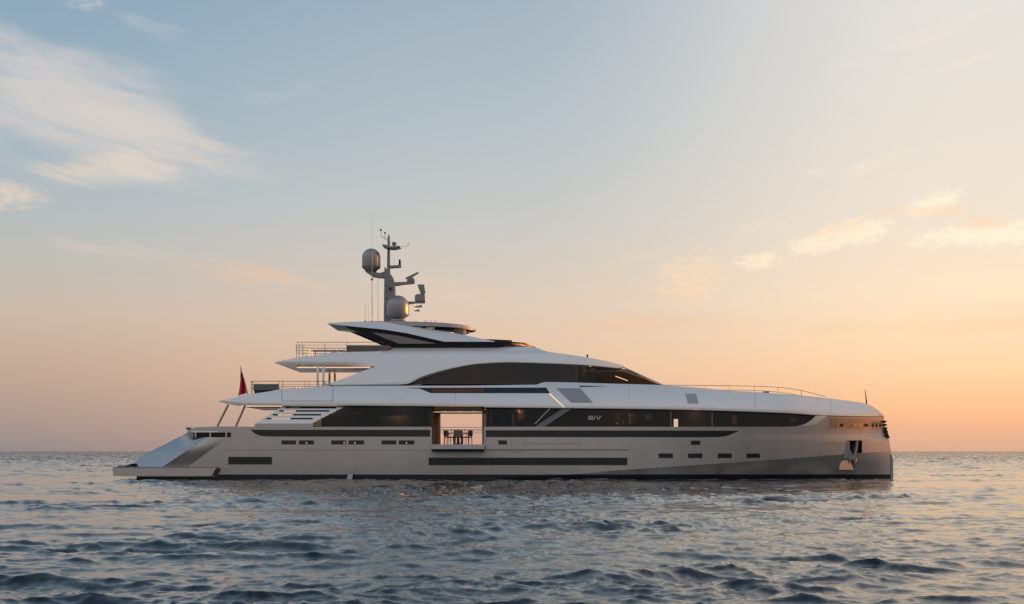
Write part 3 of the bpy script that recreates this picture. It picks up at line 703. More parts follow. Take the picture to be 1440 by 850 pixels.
# yacht name on the glass
bm = bmesh.new()
for s_ in (rect(827,585.1,834,586.3), rect(827,587.5,834,588.5), rect(827,589.6,834,590.7), rect(827,586.3,828.1,589.6), rect(832.9,586.3,834,589.6), rect(830,586.3,831,589.6),
           rect(835.4,585.1,836.6,590.7)):
    add_plate(bm, s_[0], s_[1], mg, th=0.02, off=-0.03, nz=1)
add_plate(bm, [(837.6,585.1), (839.2,585.1), (841.6,590.7)], [(837.6,585.3), (840.6,590.7), (841.6,590.8)], mg, th=0.02, off=-0.03, nz=1)
add_plate(bm, [(841.0,588.9), (844.0,585.1), (845.6,585.1)], [(841.0,590.7), (841.8,590.7), (845.6,585.2)], mg, th=0.02, off=-0.03, nz=1)
bm_obj('name_lettering', bm, logo_m, yacht, smooth=False)

for (px_, py_, yv, en) in ((470,577,1.4,14), (560,577,0.7,26), (730,578,0.9,9), (880,580,0.7,11), (980,581,1.2,16), (830,517,2.6,14), (660,515,2.3,12)):
    lt = bpy.data.objects.new('cabin_lamp_light', bpy.data.lights.new('cabin_lamp_light', 'POINT')); C.objects.link(lt)
    lt.data.energy = en; lt.data.color = (1.0, 0.62, 0.36); lt.data.shadow_soft_size = 0.12; lt.location = W(px_, py_, yv); lt.parent = yacht
# --- saloon with both sides open
sal0, sal1 = W(OX0, 0, 0)[0], W(OX1, 0, 0)[0]
def opening_frame(y0, y1, nm):
    bm = bmesh.new(); zt, zb = Z0(577.3), Z0(625)
    add_box(bm, sal0-.10, sal0, y0, y1, zb, Z0(572)); add_box(bm, sal1, sal1+.10, y0, y1, zb, Z0(572)); add_box(bm, sal0-.10, sal1+.10, y0, y1, zt+.003, Z0(572))
    return bm_obj(nm, bm, wood_m, yacht, smooth=False)
opening_frame(-0.03, 0.14, 'opening_frame')
box('saloon_wall', sal0-.08, sal0, 0.15, 9.05, Z0(625), Z0(573), wood_m, yacht, 0)
box('saloon_wall', sal1+.25, sal1+.33, 0.15, 9.05, Z0(625), Z0(573), wood_m, yacht, 0)
box('saloon_ceiling', sal0, sal1+.25, 0.15, 9.05, Z0(577.0), Z0(573), ceil_m, yacht, 0)
box('ceiling_light', sal0+.02, sal1-.02, 0.16, 0.20, Z0(580.0), Z0(579.2), led_m, yacht, 0)
for i in range(3): lathe('downlight', (sal0+.6+i*.95, 2.2, Z0(577.0)-.03), [(.05, 0), (.06, .03)], lamp_m, yacht, 16)
# far side frame: its left curtain
prism('curtain', [(613.5,579), (616.2,579), (618.6,625), (613.8,625)], 8.3, 8.9, wood_m, yacht, bev=0, yref=8.3)
# balcony folded out of the hull side
bm = bmesh.new(); a0, a1 = W(605.8, 0, -1.5)[0]+.0, W(681.2, 0, -1.5)[0]
def bal(y0, y1, s=1):
    bm = bmesh.new()
    prof = [(y0, Z0(625.4)), (y0, Z0(625.4)-.30), (y0+s*.25, Z0(625.4)-.36), (y1, Z0(625.4)-.36), (y1, Z0(625.4))]
    a = [bm.verts.new((a0, p[0], p[1])) for p in prof]; b = [bm.verts.new((a1, p[0], p[1])) for p in prof]
    bm.faces.new(a); bm.faces.new(list(reversed(b)))
    for i in range(5): bm.faces.new((a[i], a[(i+1) % 5], b[(i+1) % 5], b[i]))
    bmesh.ops.bevel(bm, geom=bm.edges[:], offset=0.015, segments=1, affect='EDGES')
    return bm_obj('balcony', bm, hull_m, yacht, merge=0)
bal(-1.5, 0.0); bal(10.7, 9.2, -1)
box('balcony_shadow_strip', a0+.03, a1-.03, -1.2, -0.01, Z0(625.4)-.46, Z0(625.4)-.37, boot_m, yacht, 0)  # dark strip set in as the shadow under the balcony
def opening_rail(y, nm='balcony_rail'):
    bm = bmesh.new()
    for z in (1.06, .84): add_tube(bm, [(sal0+.02, y, Z0(625)+z), (sal1+.1, y, Z0(625)+z)], 0.015, 6)
    for x in (sal0+.04, sal1+.02): add_tube(bm, [(x, y, Z0(625)), (x, y, Z0(625)+1.06)], 0.018, 6)
    bm_obj(nm, bm, steeld_m, yacht, merge=0)
opening_rail(-0.06); opening_rail(9.2)

# --- upper deck body (white, leaning inboard)
F_top = sp([(308,564), (318,561.8), (335,558), (341,556.6), (380,550.4), (395,547.8), (440,545), (462,543.4), (520,542.8), (640,542.6), (755,541.2)])
F_bot = pl([(308,565.2), (316,567.6), (325,568.8), (345,570.4), (398,570.7), (489,570.4), (600,571.3), (680,573), (755,573.7)])
FF_top = sp([(755,541.2), (766,537.6), (780,537.7), (860,539.8), (932,541.9), (980,545.4), (1026,549.4), (1076,552.4), (1120,555.8), (1161,559.8), (1193,563.8), (1219,568.3), (1231,574.5), (1243,584.6)])
FF_bot = sp([(755,573.7), (770,573.9), (860,574.8), (960,576.4), (1080,580), (1120,581.8), (1146,583.6), (1190,585.2), (1243,586.2)])
def fasc(px, py):
    b = F_bot(px) if px < 755 else FF_bot(px)
    base = hull(px, 588)-0.07 if px > 420 else hull(max(px, 330), 620)*0.5-0.07
    t = max(0, b-py)/30.0
    y = base+0.62*t**1.0+0.30*t**2.2
    if px < 330: y += 0.35*((330-px)/22)**2
    if px > 1100: y += 0.9*t*sstep(1100, 1243, px)*(YC-y)*0.4
    if t < 0.15: y += (0.15-t)*30*S*0.55          # turned-under lower edge
    return min(y, YC-.05)
def fascf(px, py): return fasc(px, py)-0.05*sstep(770, 790, px)
shell('upper_deck_body', F_top, F_bot, fasc, white_m, yacht, nz=10, ny=6, crown=0.02, x0=308, x1=755)
shell('foredeck_body', FF_top, FF_bot, fasc, white_m, yacht, nz=10, ny=8, crown=0.02, x0=755, x1=1243)
plate('shadow_gap', [([(489,570.6), (600,571.5), (680,573.1), (860,574.9), (960,576.5), (1080,580.1), (1146,583.7), (1243,586.2)], [(489,571.4), (600,572.2), (680,573.9), (860,575.7), (960,577.3), (1080,581), (1146,585.0), (1243,587.6)])], lambda a, b: hull(a, 588)+0.05, dark_m, yacht, th=0.06, nz=1, step=10, both=True)
# lighter turned edge under the overhang
plate('deck_edge', [([(396,564.5), (489,565)], [(396,570.9), (489,570.6)])], fasc, white_m, yacht, off=-0.02, th=0.03, nz=2, both=True)
for xs_, in ((396,), (468,)):
    plate('panel_seam', [([(xs_,548 if xs_<400 else 544), (xs_+.5,548 if xs_<400 else 544)], [(xs_,564), (xs_+.5,564)])], fasc, dark_m, yacht, off=-0.006, th=0.01, nz=4)
for xs_ in (640, 884, 1062, 1168):
    t_ = F_top(xs_) if xs_ < 755 else FF_top(xs_); b_ = F_bot(xs_) if xs_ < 755 else FF_bot(xs_)
    plate('panel_seam', [([(xs_,t_+.5), (xs_+.3,t_+.5)], [(xs_,b_-1), (xs_+.3,b_-1)])], fasc, grey_m, yacht, off=-0.004, th=0.008, nz=6)
plate('panel_seam', [rect(396, 563.9, 469, 564.4)], fasc, dark_m, yacht, off=-0.008, th=0.01, nz=1)
plate('slot_window', [([(572,545.7), (590,545.6), (768,545.2), (773.4,552.9)], [(572,546), (590,546.8), (606,552.9), (773.4,553.2)])], fasc, black_m, yacht, off=-0.012, th=0.03, nz=2, step=10)
plate('slot_screen', [([(608,547), (680,547)], [(608,552), (680,552)])], fasc, wood_m, yacht, off=-0.018, th=0.02, nz=1)
plate('light_strip', [([(772.2,553.4), (773.6,553.4), (794.0,573.0)], [(772.2,553.8), (792.6,573.2), (794.0,573.3)])], fasc, led_m, yacht, off=-0.03, th=0.03, nz=1, step=3)
plate('air_vent', [([(782,546), (816,546), (834,566.4)], [(782,546.2), (803.5,566.6), (834,566.6)])], fasc, vent_m, yacht, off=-0.012, th=0.02, nz=3, step=3)
bm = bmesh.new()
for i in range(9):
    y_ = 547.4+i*2.1; xl = 782+(y_-546)*1.045; xr = 816+(y_-546)*.88
    add_plate(bm, [(xl+1,y_), (xr-1,y_)], [(xl+1,y_+.7), (xr-1,y_+.7)], fasc, th=0.02, off=-0.03, nz=1)
bm_obj('vent_slats', bm, vent_m, yacht)
plate('air_vent', [([(963.6,553.6), (979,554.0), (982.4,567.8)], [(963.6,553.8), (967.6,567.4), (982.4,568.0)])], fasc, vent_m, yacht, off=-0.012, th=0.02, nz=3, step=2)
plate('slot_light', [([(813,541.8), (816,542.6), (853,543.2)], [(813,542.0), (817,544.4), (853,543.5)])], fasc, black_m, yacht, off=-0.012, th=0.02, nz=1)
# foredeck blends: seam line
# emissive soffit trim under the aft overhang
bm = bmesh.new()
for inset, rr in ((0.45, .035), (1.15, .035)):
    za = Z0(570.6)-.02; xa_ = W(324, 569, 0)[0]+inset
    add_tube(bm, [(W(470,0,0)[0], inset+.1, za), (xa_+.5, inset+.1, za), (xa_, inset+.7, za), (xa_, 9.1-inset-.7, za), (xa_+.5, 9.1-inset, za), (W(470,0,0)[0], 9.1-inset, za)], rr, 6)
bm_obj('emissive_trim', bm, emtrim_m, yacht, merge=0)
box('soffit', W(328,0,0)[0]+.5, W(470,0,0)[0], 0.9, 8.3, Z0(571)-.05, Z0(570.5), soffit_m, yacht, 0.01)
# louvred fashion plate
louv = lambda px, py: hull(px, 600)-0.04+(596-py)*S*0.55*0.5
rows = [(573.6,401.6,407.5,421,472.8), (578.2,392.6,399,416,463), (583.6,383.7,391,412,451.5), (589.0,374.7,381.5,408.5,440)]
le = lambda y: 359+(596-y)*1.56; re_ = lambda y: 440+(595-y)*1.9583
sg = []; ys_ = [571.0]
for (y_, *_r) in rows: ys_ += [y_-1.1, y_+1.1]
ys_ += [596.0]
for k in range(0, len(ys_)-1):
    ya, yb = ys_[k], ys_[k+1]
    if k % 2 == 0: sg.append((ya, yb, None))
bm = bmesh.new()
def slab_poly(ya, yb, xl, xr):
    if xl is None:
        add_plate(bm, [(le(yb),yb), (le(ya),ya), (re_(ya),ya)] if True else None, [(le(yb),yb+.01), (re_(yb),yb), (re_(ya),ya+.01)], louv, th=0.12, nz=1, step=20)
for ya, yb, _ in sg: slab_poly(ya, min(yb, 596), None, None)
for (y_, xl, a_, b_, xr) in rows:
    add_plate(bm, [(le(y_),y_-1.1), (xl,y_-1.1)], [(le(y_),y_+1.1), (xl,y_+1.1)], louv, th=0.12, nz=1)
    add_plate(bm, [(xr,y_-1.1), (re_(y_)-.5,y_-1.1)], [(xr,y_+1.1), (re_(y_)-.5,y_+1.1)], louv, th=0.12, nz=1)
bm_obj('louvre_panel', bm, white_m, yacht)
for (y_, xl, a_, b_, xr) in rows:
    for q_ in ((b_, xr+1), (xl-1, a_)): plate('louvre_slot', [rect(q_[0], y_-1.4, q_[1], y_+1.4)], louv, black_m, yacht, off=0.13, th=0.03, nz=1)
plate('fashion_plate_base', [([(358,595.9), (440,595.4)], [(358,600.5), (440,600.5)])], lambda a, b: hull(a, 600)-.02, hull_m, yacht, th=0.12, nz=1, both=True)
# stern posts, near and far
for a, b, c, d in ((321,569.2,305.5,600), (344.6,570.5,331.6,600)):
    for far in (0, 1):
        p0, p1 = W(a, b, 0.25), W(c, d, 0.25)
        if far: p0, p1 = (p0[0], 9.2-p0[1], p0[2]), (p1[0], 9.2-p1[1], p1[2])
        if far: continue
        bm = bmesh.new(); add_tube(bm, [p0, p1], 0.07, 10); bm_obj('stern_post', bm, bronze_m, yacht, merge=0)

# --- roof / coach: sweeping white body
RT = sp([(386,510), (404,505.6), (417,503), (447,499.6), (467,497.0), (487,495.4), (536,494.0), (545,491.6), (552,489.2), (570,488.4), (607,488.0), (680,487.8), (740,488.1), (755,489.6), (769,494.4), (803,499.2), (828,503.2), (853,508.0), (877,514.4)])
RB_aft = pl([(386,510.6), (393,512.6), (404.6,513.2), (483,513.4), (528,515.6)])
RB = sp([(528,541.3), (560,540.9), (572,540.0), (590,531.6), (607,525.6), (640,517.2), (676,511.6), (718,509.8), (750,510.6), (790,512.0), (830,514.2), (855,516.6), (872,518.0), (877,516.6)])
def roof(px, py):
    y = 0.95+0.95*max(0, (541-py)/52)**1.25
    if py < 497: y += 0.5*((497-py)/9)**1.6 if px > 540 else 0
    if px < 420: y += 0.30*((420-px)/34)**2
    if px < 560 and 508 < py < 516: y += (py-508)*S*0.55*(1-sstep(480, 560, px))
    if px > 740: y += 2.0*((px-740)/137)**2.2
    return min(y, YC-.05)
shell('sun_deck_overhang', RT, RB_aft, roof, white_m, yacht, nz=6, x0=386, x1=528, step=6)
shell('coach_roof', RT, RB, roof, white_m, yacht, nz=14, ny=8, x0=528, x1=877, step=5, crown=0.03, ang=50)
plate('side_wing', [([(463.5,540), (470,537.0), (500,526), (520,518.6), (528,515.6)], [(463.5,540.4), (471,542.4), (528,541.3)])], roof, white_m, yacht, both=True, th=0.35, nz=6, step=5)
# bevelled lower rim of the arch
rimT = sp([(470,541.6), (540,540.0), (560,539.0), (572,537.6), (590,530.4), (607,524.5), (640,516.2), (676,510.7), (718,508.9), (750,509.7), (790,511.2), (830,513.4), (855,515.8), (874,517.2)])
rimB = sp([(470,542.3), (540,541.4), (566,540.4), (576,539.4), (594,532.6), (610,527.6), (642,519.0), (678,513.2), (718,511.2), (750,511.8), (790,513.2), (830,515.4), (855,517.6), (874,518.2)])
plate('arch_rim', [(rimT, rimB)], lambda a, b: roof(a, b)-.015+max(0, b-rimT(a))*S*1.2, grey_m, yacht, both=True, th=0.1, nz=3, step=5)
plate('wing_gap', [rect(464, 541.6, 577, 543.2)], lambda a, b: roof(a, b)+.08, dark_m, yacht, th=0.05, nz=1)
# upper saloon and wheelhouse glazing
gt = sp([(571,539.3), (607,526.4), (640,518), (676,512), (718,510), (774,511.6), (818,514.6), (853,517.2), (877,518.9), (902,529.2), (923,539.0), (929,541.4)])
def wgl(px, py):
    y = roof(min(px, 800), 530)+0.30
    if px > 790: y += 3.2*((px-790)/139)**2.0
    return min(y, YC-.03)
plate('upper_saloon_window', [([(571,539.3)]+sub(gt, 573, 676, 24), [(571,540.5), (676,540.5)])], wgl, upglass_m, yacht, both=True, th=0.02, nz=2)
plate('upper_saloon_window', [(sub(gt, 676.5, 812, 16), [(676.5,540.5), (812,540.5)])], wgl, upglass_m, yacht, both=True, th=0.02, nz=2)
plate('wheelhouse_window', [(sub(gt, 812.5, 929, 24), [(812.5,541.5), (870,542), (929,543)])], wgl, smoke_m, yacht, both=True, th=0.02, nz=4, step=4)
def wb(px0, py0, px1, py1, y0, y1, m, name='cabin_wall'): return pbox(name, px0, py0, px1, py1, y0, y1, m, yacht, bev=0)
wb(690, 508, 806, 541, 2.6, 6.6, panel_m); wb(594, 530, 640, 541, 3.0, 6.2, panel_m)
wb(640, 520, 676, 541, 3.2, 6.0, wood_m, 'wood_panel'); wb(676, 513, 690, 541, 2.4, 6.8, panel_m)
wb(806, 514, 824, 541, 2.9, 6.3, pane_m, 'wheelhouse_bulkhead'); 
wb(840, 530, 848, 542, 2.7, 2.9, panel_m, 'helm_chair'); wb(858, 532, 868, 542, 3.4, 5.8, pane_m, 'helm_console')
wb(832, 518, 836, 541, 3.0, 3.1, grey_m, 'mullion')
ptube('wheelhouse_light', [(865.5,529.3,2.6), (882.5,535.6,3.1)], 0.022, led_m, yacht)
bm = bmesh.new()
for i in range(9):
    x = 632+random.random()*50; y_ = 520.5+random.random()*8
    add_tube(bm, [W(x, y_, 1.95), W(x+3+4*random.random(), y_-.5, 1.95)], 0.018, 5)
bm_obj('cabin_lamp', bm, lampd_m, yacht, merge=0)
ptube('windscreen_pillar', [(876,516.5,2.9), (903,528.6,3.55), (925,538.6,4.1), (932,542,4.3)], 0.035, grey_m, yacht)
ptube('windscreen_rail', [(905,530.2,3.6), (920,535.6,4.2), (932,541.2,4.4)], 0.015, steel_m, yacht)
# underside of the sun deck overhang: cream panel, emissive trims
zb = Z0(513.4)
box('soffit', W(404,0,1.5)[0], W(526,0,1.5)[0], 2.0, 7.2, zb-.09, zb-.03, soffit_m, yacht, 0.01)
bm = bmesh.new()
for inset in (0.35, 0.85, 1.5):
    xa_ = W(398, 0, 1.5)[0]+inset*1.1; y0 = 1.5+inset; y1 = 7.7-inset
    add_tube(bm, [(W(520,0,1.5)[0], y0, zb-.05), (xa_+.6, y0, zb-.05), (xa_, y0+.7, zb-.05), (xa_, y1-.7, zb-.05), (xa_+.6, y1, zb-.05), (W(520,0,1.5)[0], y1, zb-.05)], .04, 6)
bm_obj('emissive_trim', bm, emtrim_m, yacht, merge=0)
for px_ in (446.6, 454.6):
    for yv in (1.45, 7.4):
        x = W(px_, 0, 1.45)[0]; box('deck_support', x-.075, x+.075, yv, yv+.16, Z0(546), zb+.02, white_m if yv < 2 else soffit_m, yacht, .02)
prism('folded_chair_arm', [(457,538), (460,539.8), (465,543.6), (461,544.6), (457.4,541.6)], 1.2, 1.6, steel_m, yacht, bev=0)

# --- black windscreen wedge and swept blades of the radar hardtop
def ht(px, py): 
    y = 2.20-0.25*(488-py)/33
    if px > 690: y += 2.3*((px-690)/64)**2.3
    return min(y, YC-.05)
lowB = pl([(480,457.8), (540,463.6), (573,469), (624.4,480.7), (695.6,480.7)])
plate('hardtop_screen', [([(480,457.6), (540,463.2), (573,468.6), (624,480.2), (695,480.0), (718,480.7), (738,482.2), (753.5,488.6)], [(480,458), (516,473.2), (551,488.9), (620,489), (753.5,489)])], lambda a, b: ht(a, b)+.03, black_m, yacht, both=True, th=0.06, nz=5, step=6)
prism('sun_deck_cabin', [(600,478), (700,481), (720,482), (700,489), (580,489)], 2.6, 6.6, dark_m, yacht, bev=0)
plate('screen_pane_or_glint', [([(523,467.8), (540,469.6), (560,472.4), (612,483.2)], [(523,468), (541,476), (562,483.6), (612,483.6)])], lambda a, b: ht(a, b)-.005, smoke_m if False else pane_m, yacht, th=0.03, nz=3, step=5)
plate('screen_pane_or_glint', [([(719,483.2), (733,483.6), (739,486.4)], [(719,483.4), (727,486.2), (739,486.6)])], lambda a, b: ht(a, b)+.0, steel_m, yacht, th=0.03, nz=1, step=3)  # bright steel sliver put in for a reflection on the black screen
bladeT = sp([(460,454.6), (507,452.6), (540,453.4), (560,456.8), (600,462.4), (638,468.6), (671,475.2), (695.6,480.2)])
bladeB = pl([(460,455.4), (480,457.8), (540,463.6), (573,469), (624.4,480.7), (695.6,480.9)])
plate('hardtop_blade', [(bladeT, bladeB)], lambda a, b: ht(a, b)-.10+max(0, bladeB(a)-b)*S*1.0, white_m, yacht, both=True, th=0.14, nz=5, step=6)
def hr(px, py):
    y = 2.35
    if px > 600: y += (YC-2.42)*(1-math.sqrt(max(0, 1-((px-600)/69.5)**2)))
    return min(y, YC-.06)
shell('hardtop_roof', sp([(462,455), (507,452.6), (540,451.8), (607,453.3), (638,455.4), (655,457.6), (664,460), (669,463)]), sp([(462,456.4), (507,457.6), (560,458.4), (607,459.0), (640,460.8), (655,462.8), (664,464.6), (669,464.6)]), hr, roof_m, yacht, nz=4, ny=10, step=3, crown=0.03)
bm = bmesh.new(); zz = Z0(461)-.1
arc = [(W(600+58*math.sin(t), 0, 2.4)[0], YC-1.9*math.cos(t), zz+.16) for t in np.linspace(0, math.pi, 18)]
add_tube(bm, arc, .05, 6); bm_obj('roof_trim', bm, grey_m, yacht, merge=0)
pbox('roof_pillar', 638, 459.5, 650.5, 471, 3.0, 3.6, beige_m, yacht); pbox('roof_pillar', 651.5, 462, 655, 470.5, 3.3, 3.7, white_m, yacht)
pbox('roof_pillar', 638, 459.5, 650.5, 471, 5.6, 6.2, beige_m, yacht)
pbox('bar_cabinet', 572, 458.5, 613, 470, 3.4, 5.8, dark_m, yacht)
for i, x in enumerate((587, 590, 600, 603, 606, 609)): pbox('bar_lamp', x, 460, x+1.3, 463.2, 3.34, 3.39, lamp_m, yacht, 0)
for x in (585, 597, 600, 606, 612): ptube('roof_stud', [(x,450.8,3.2), (x,454,3.2)], .025, steeld_m, yacht)

# --- mast
def mprism(name, pts, m, par, hw=0.22, bev=0.02, yc=YC): return prism(name, pts, yc-hw, yc+hw, m, par, bev, yref=yc)
mast = mprism('mast', [(540.2,452.5), (541.2,376), (545.5,381), (550,386.5), (554,394.5), (556.2,405), (556.6,452.5)], mast_m, yacht, .36)
mprism('upper_mast', [(544.2,382), (545.2,334), (546.8,329.2), (548.4,334), (548.9,384)], mast_m, mast, .12)
mprism('radome_arm', [(513,381.6), (535,385.2), (543,382.2), (549,385), (553,391), (555.5,399), (551,398), (545,391.6), (532,391), (524,389.6)], mast_m, mast, .3)
mprism('crosstree', [(538,345), (545,346.2), (549,348.4), (562.5,347.2), (563.8,349), (555,351), (545,350.4), (539,347.8)], mast_m, mast, .5)
mprism('light_arm', [(548.6,374.2), (563,373.2), (565,375.8), (562,376.8), (549,377.8)], mast_m, mast, .2)
mprism('radar_arm', [(555.6,397.4), (572,396.8), (583,396.8), (583.2,399.4), (570,400.6), (556,402.8)], mast_m, mast, .16)
mprism('radar_arm', [(573,424.4), (598,424.8), (598,426.8), (584,427), (573,428.6)], mast_m, mast, .16)
mprism('radar_arm', [(556,424.4), (574,424.4), (574,428.6), (556,430)], mast_m, mast, .14)
def radome(px, y, py0, py1, r, nm='radome'):
    c = W(px, py1, y); h = (py1-py0)*S*(D+y)/D
    prof = [(r*.62, 0), (r*.70, .03), (r*.93, .14), (r*.985, .20), (r, .24), (r, h-r*.98)]+[(r*math.cos(t), h-r*.98+r*.98*math.sin(t)) for t in np.linspace(.1, math.pi/2, 12)]
    o = lathe(nm, c, prof, dome_m, mast, 48)
    lathe('radome_base', (c[0], c[1], c[2]-.14), [(r*.5, 0), (r*.62, .13)], steeld_m, mast, 32)
    bm = bmesh.new()
    for t in range(6):
        a = t*math.pi/3+.3
        add_box(bm, c[0]+r*1.0*math.cos(a)-.02, c[0]+r*1.0*math.cos(a)+.02, c[1]+r*math.sin(a)-.02, c[1]+r*math.sin(a)+.02, c[2]+.2, c[2]+.3)
    bm_obj('radome_latches', bm, steeld_m, mast)
radome(522.2, YC, 349.8, 380.6, 0.62); radome(559.6, 3.5, 415.8, 447.6, 0.735)
lathe('radome_base', W(559.6, 452, 3.5), [(.5, 0), (.45, .12)], steeld_m, mast)
# nav lights, cameras, horns
c = W(554.4, 347.4, YC); lathe('camera_dome', c, [(.08,0), (.10,.04), (.06,.08), (.14,.12), (.17,.2), (.14,.3), (.05,.33)], mast_m, mast, 20)
ptube('wind_wand', [(563.5,347.5,YC), (575.2,345.8,YC)], .012, steeld_m, mast); ptube('wind_wand', [(574,340.8,YC), (574,346.4,YC)], .018, steeld_m, mast)
c = W(562.2, 373.6, YC); lathe('navigation_light', c, [(.10,0), (.10,.04), (.075,.06), (.085,.2), (.06,.24), (.075,.27), (.07,.38), (.02,.41)], rubber_m, mast, 16)
ptube('antenna_whip', [(554.2,374,YC), (554.3,361,YC)], .009, steeld_m, mast)
bm = bmesh.new(); add_tube(bm, [W(544.8,337.8,YC), W(539.5,334.8,YC), W(536,332.4,YC), W(535.6,325,YC)], .018, 6); add_tube(bm, [W(541.2,335.8,YC), W(541.3,329,YC)], .018, 6)
bm_obj('sensor_bracket', bm, steeld_m, mast, merge=0)
for a_, b_ in ((535.6,323.6), (541.3,327.8)): lathe('wind_sensor', W(a_, b_+1.6, YC), [(.02,0), (.06,.03), (.065,.09), (.03,.14)], rubber_m, mast, 12)
mprism('radar_pedestal', [(572.5,397), (572.5,393.5), (576,391.4), (581,391), (583,393), (583.4,396.8)], mast_m, mast, .2)
mprism('radar_scanner', [(569.8,392.6), (571.0,390.6), (586,383.4), (588.8,383.2), (589.2,384.6), (575.5,392.6)], mast_m, mast, .09)
mprism('radar_pedestal', [(583.6,424), (583.6,416.6), (586,414.4), (597.6,413.6), (598,424.4)], mast_m, mast, .22)
mprism('radar_scanner', [(587.2,400.4), (597,400.6), (596.4,403.6), (598.8,412.6), (591.6,413.6), (588.6,405.6)], mast_m, mast, .10)
bm = bmesh.new(); add_tube(bm, [W(583,428.2,YC), W(583,438,YC)], .025, 6)
add_tube(bm, [W(583,432,YC), W(589,431.4,YC), W(593.4,430.6,YC)], .045, 8, .09); add_tube(bm, [W(583,437.2,YC), W(590,436.8,YC)], .04, 8, .08)
bm_obj('air_horn', bm, steeld_m, mast, merge=0)
for (x, y0_, y1_, r_) in ((523.2,452.4,353,.022), (531.7,452.4,391,.014), (513.6,452.4,425,.012), (518,452.4,427,.009), (523.2,353,300,.007)):
    ptube('whip_antenna', [(x,y0_,3.6), (x,y1_,3.6)], r_, steeld_m, yacht, r1=r_*.7)
lathe('antenna_joint', W(523.2, 394.8, 3.6), [(.03,0), (.08,.05), (.09,.1), (.05,.17)], steel_m, yacht, 16)
for x in (513.6, 523.2): lathe('antenna_foot', W(x, 452.6, 3.6), [(.08,0), (.05,.06)], rubber_m, yacht, 12)
bm = bmesh.new()
for i in range(4): add_box(bm, W(542.8,0,YC)[0], W(545.2,0,YC)[0], YC-.39, YC-.36, Z0(400+i*9)+.35, Z0(400+i*9)+.47)
bm_obj('mast_hatches', bm, grey_m, mast)
mprism('mast_camera', [(547,404.6), (550.6,404), (551,408), (547.4,408.4)], rubber_m, mast, .05, yc=YC-.42)

# --- guard rails
def rail(name, pts, heights, posts, r=.018, far=True, m=steeld_m):
    """pts: (px, base_py, depth) along the deck edge; heights in px above base"""
    def ev(x): 
        xs_ = [p[0] for p in pts]; return float(np.interp(x, xs_, [p[1] for p in pts])), float(np.interp(x, xs_, [p[2] for p in pts]))
    for fr in ((0, 1) if far else (0,)):
        bm = bmesh.new()
        T = (lambda p: (p[0], 2*YC-p[1], p[2])) if fr else (lambda p: p)
        X = np.linspace(pts[0][0], pts[-1][0], max(4, int((pts[-1][0]-pts[0][0])/6)))
        for k, h in enumerate(heights):
            rr = r if k == 0 else r*.6
            hh = (lambda x, h=h: h if not callable(h) else h(x))
            add_tube(bm, [T(W(x, ev(x)[0]-hh(x), ev(x)[1])) for x in X], rr, 6)
        for x in posts:
            b_, d_ = ev(x); h0 = heights[0](x) if callable(heights[0]) else heights[0]
            add_tube(bm, [T(W(x, b_+1, d_)), T(W(x, b_-h0, d_))], r, 6)
        bm_obj(name, bm, m, yacht, merge=0)
def crossrail(px, pyb, hts, d0, r=.018):
    bm = bmesh.new()
    for h in hts:
        p = W(px, pyb-h, d0); add_tube(bm, [p, (p[0]-.12, p[1]+.5, p[2]), (p[0]-.15, YC, p[2]), (p[0]-.12, 2*YC-p[1]-.5, p[2]), (p[0], 2*YC-p[1], p[2])], r*.8, 6)
    bm_obj('guard_rail', bm, steeld_m, yacht, merge=0)
flat = lambda top: None
r1 = [(353,554,.75), (380,550.4,.9), (395,548,.95), (440,545,.95), (462,543.6,.95)]
topr = lambda y: (lambda x: float(np.interp(x, [p[0] for p in r1], [p[1] for p in r1]))-y)
rail('guard_rail', r1, [topr(536.5), topr(541.2), topr(546)], (353.2, 355, 392, 397.4, 429, 434.5))
crossrail(353, 550, (13.5, 9, 4.5), .75)
r2 = [(416.5,503.4,1.65), (447,499.8,1.7), (487,495.6,1.75), (540,494.2,1.8)]
topr2 = lambda y: (lambda x: float(np.interp(x, [p[0] for p in r2], [p[1] for p in r2]))-y)
rail('guard_rail', r2, [topr2(481.6), topr2(485.6), topr2(489.4), topr2(493), topr2(497.2)], (416.8, 420.5, 426, 457, 487.5))
crossrail(416.8, 500, (18.4, 14.5, 10.6, 7), 1.65)
r3 = [(932,542,1.2), (980,545.4,1.3), (1026,549.4,1.45), (1076,552.4,1.7), (1120,555.8,2.2), (1161,559.8,2.9)]
t3 = sp([(932,541.8), (968,542.2), (1026,542.8), (1060,543.4), (1094,545), (1120,548.2), (1161,558)])
h3 = lambda x: max(0.3, float(np.interp(x, [p[0] for p in r3], [p[1] for p in r3]))-t3(x))
rail('foredeck_rail', r3, [h3], (956, 992, 1026, 1061, 1094, 1127), r=.017)
for x0, x1, a_ in ((1073,1081,551), ): prism('deck_cleat', [(x0,a_+1.6), (x0,a_), (x1,a_), (x1,a_+1.6)], 1.9, 2.2, dark_m, yacht, bev=0)
ptube('bow_staff', [(1218.6,568.5,YC), (1217.6,558,YC), (1216.6,547.6,YC)], .05, rubber_m, yacht, r1=.015)
lathe('roof_sensor', W(826, 503, 3.0), [(.06,0), (.05,.08), (.08,.12), (.02,.2)], rubber_m, yacht, 12)
prism('sun_deck_locker', [(462,499), (468,495.6), (473,495.4), (480,497.4), (480,499)], 1.85, 2.6, white_m, yacht, bev=.01)
prism('sun_deck_bulwark', [(487.5,486.2), (548,486.4), (551,489.5), (540,494.8), (487.5,496.6)], 1.9, 2.2, beige_m, yacht, bev=.02)
prism('sun_deck_bulwark', [(487.5,486.2), (548,486.4), (551,489.5), (540,494.8), (487.5,496.6)], 7.0, 7.3, beige_m, yacht, bev=.02, yref=1.9)

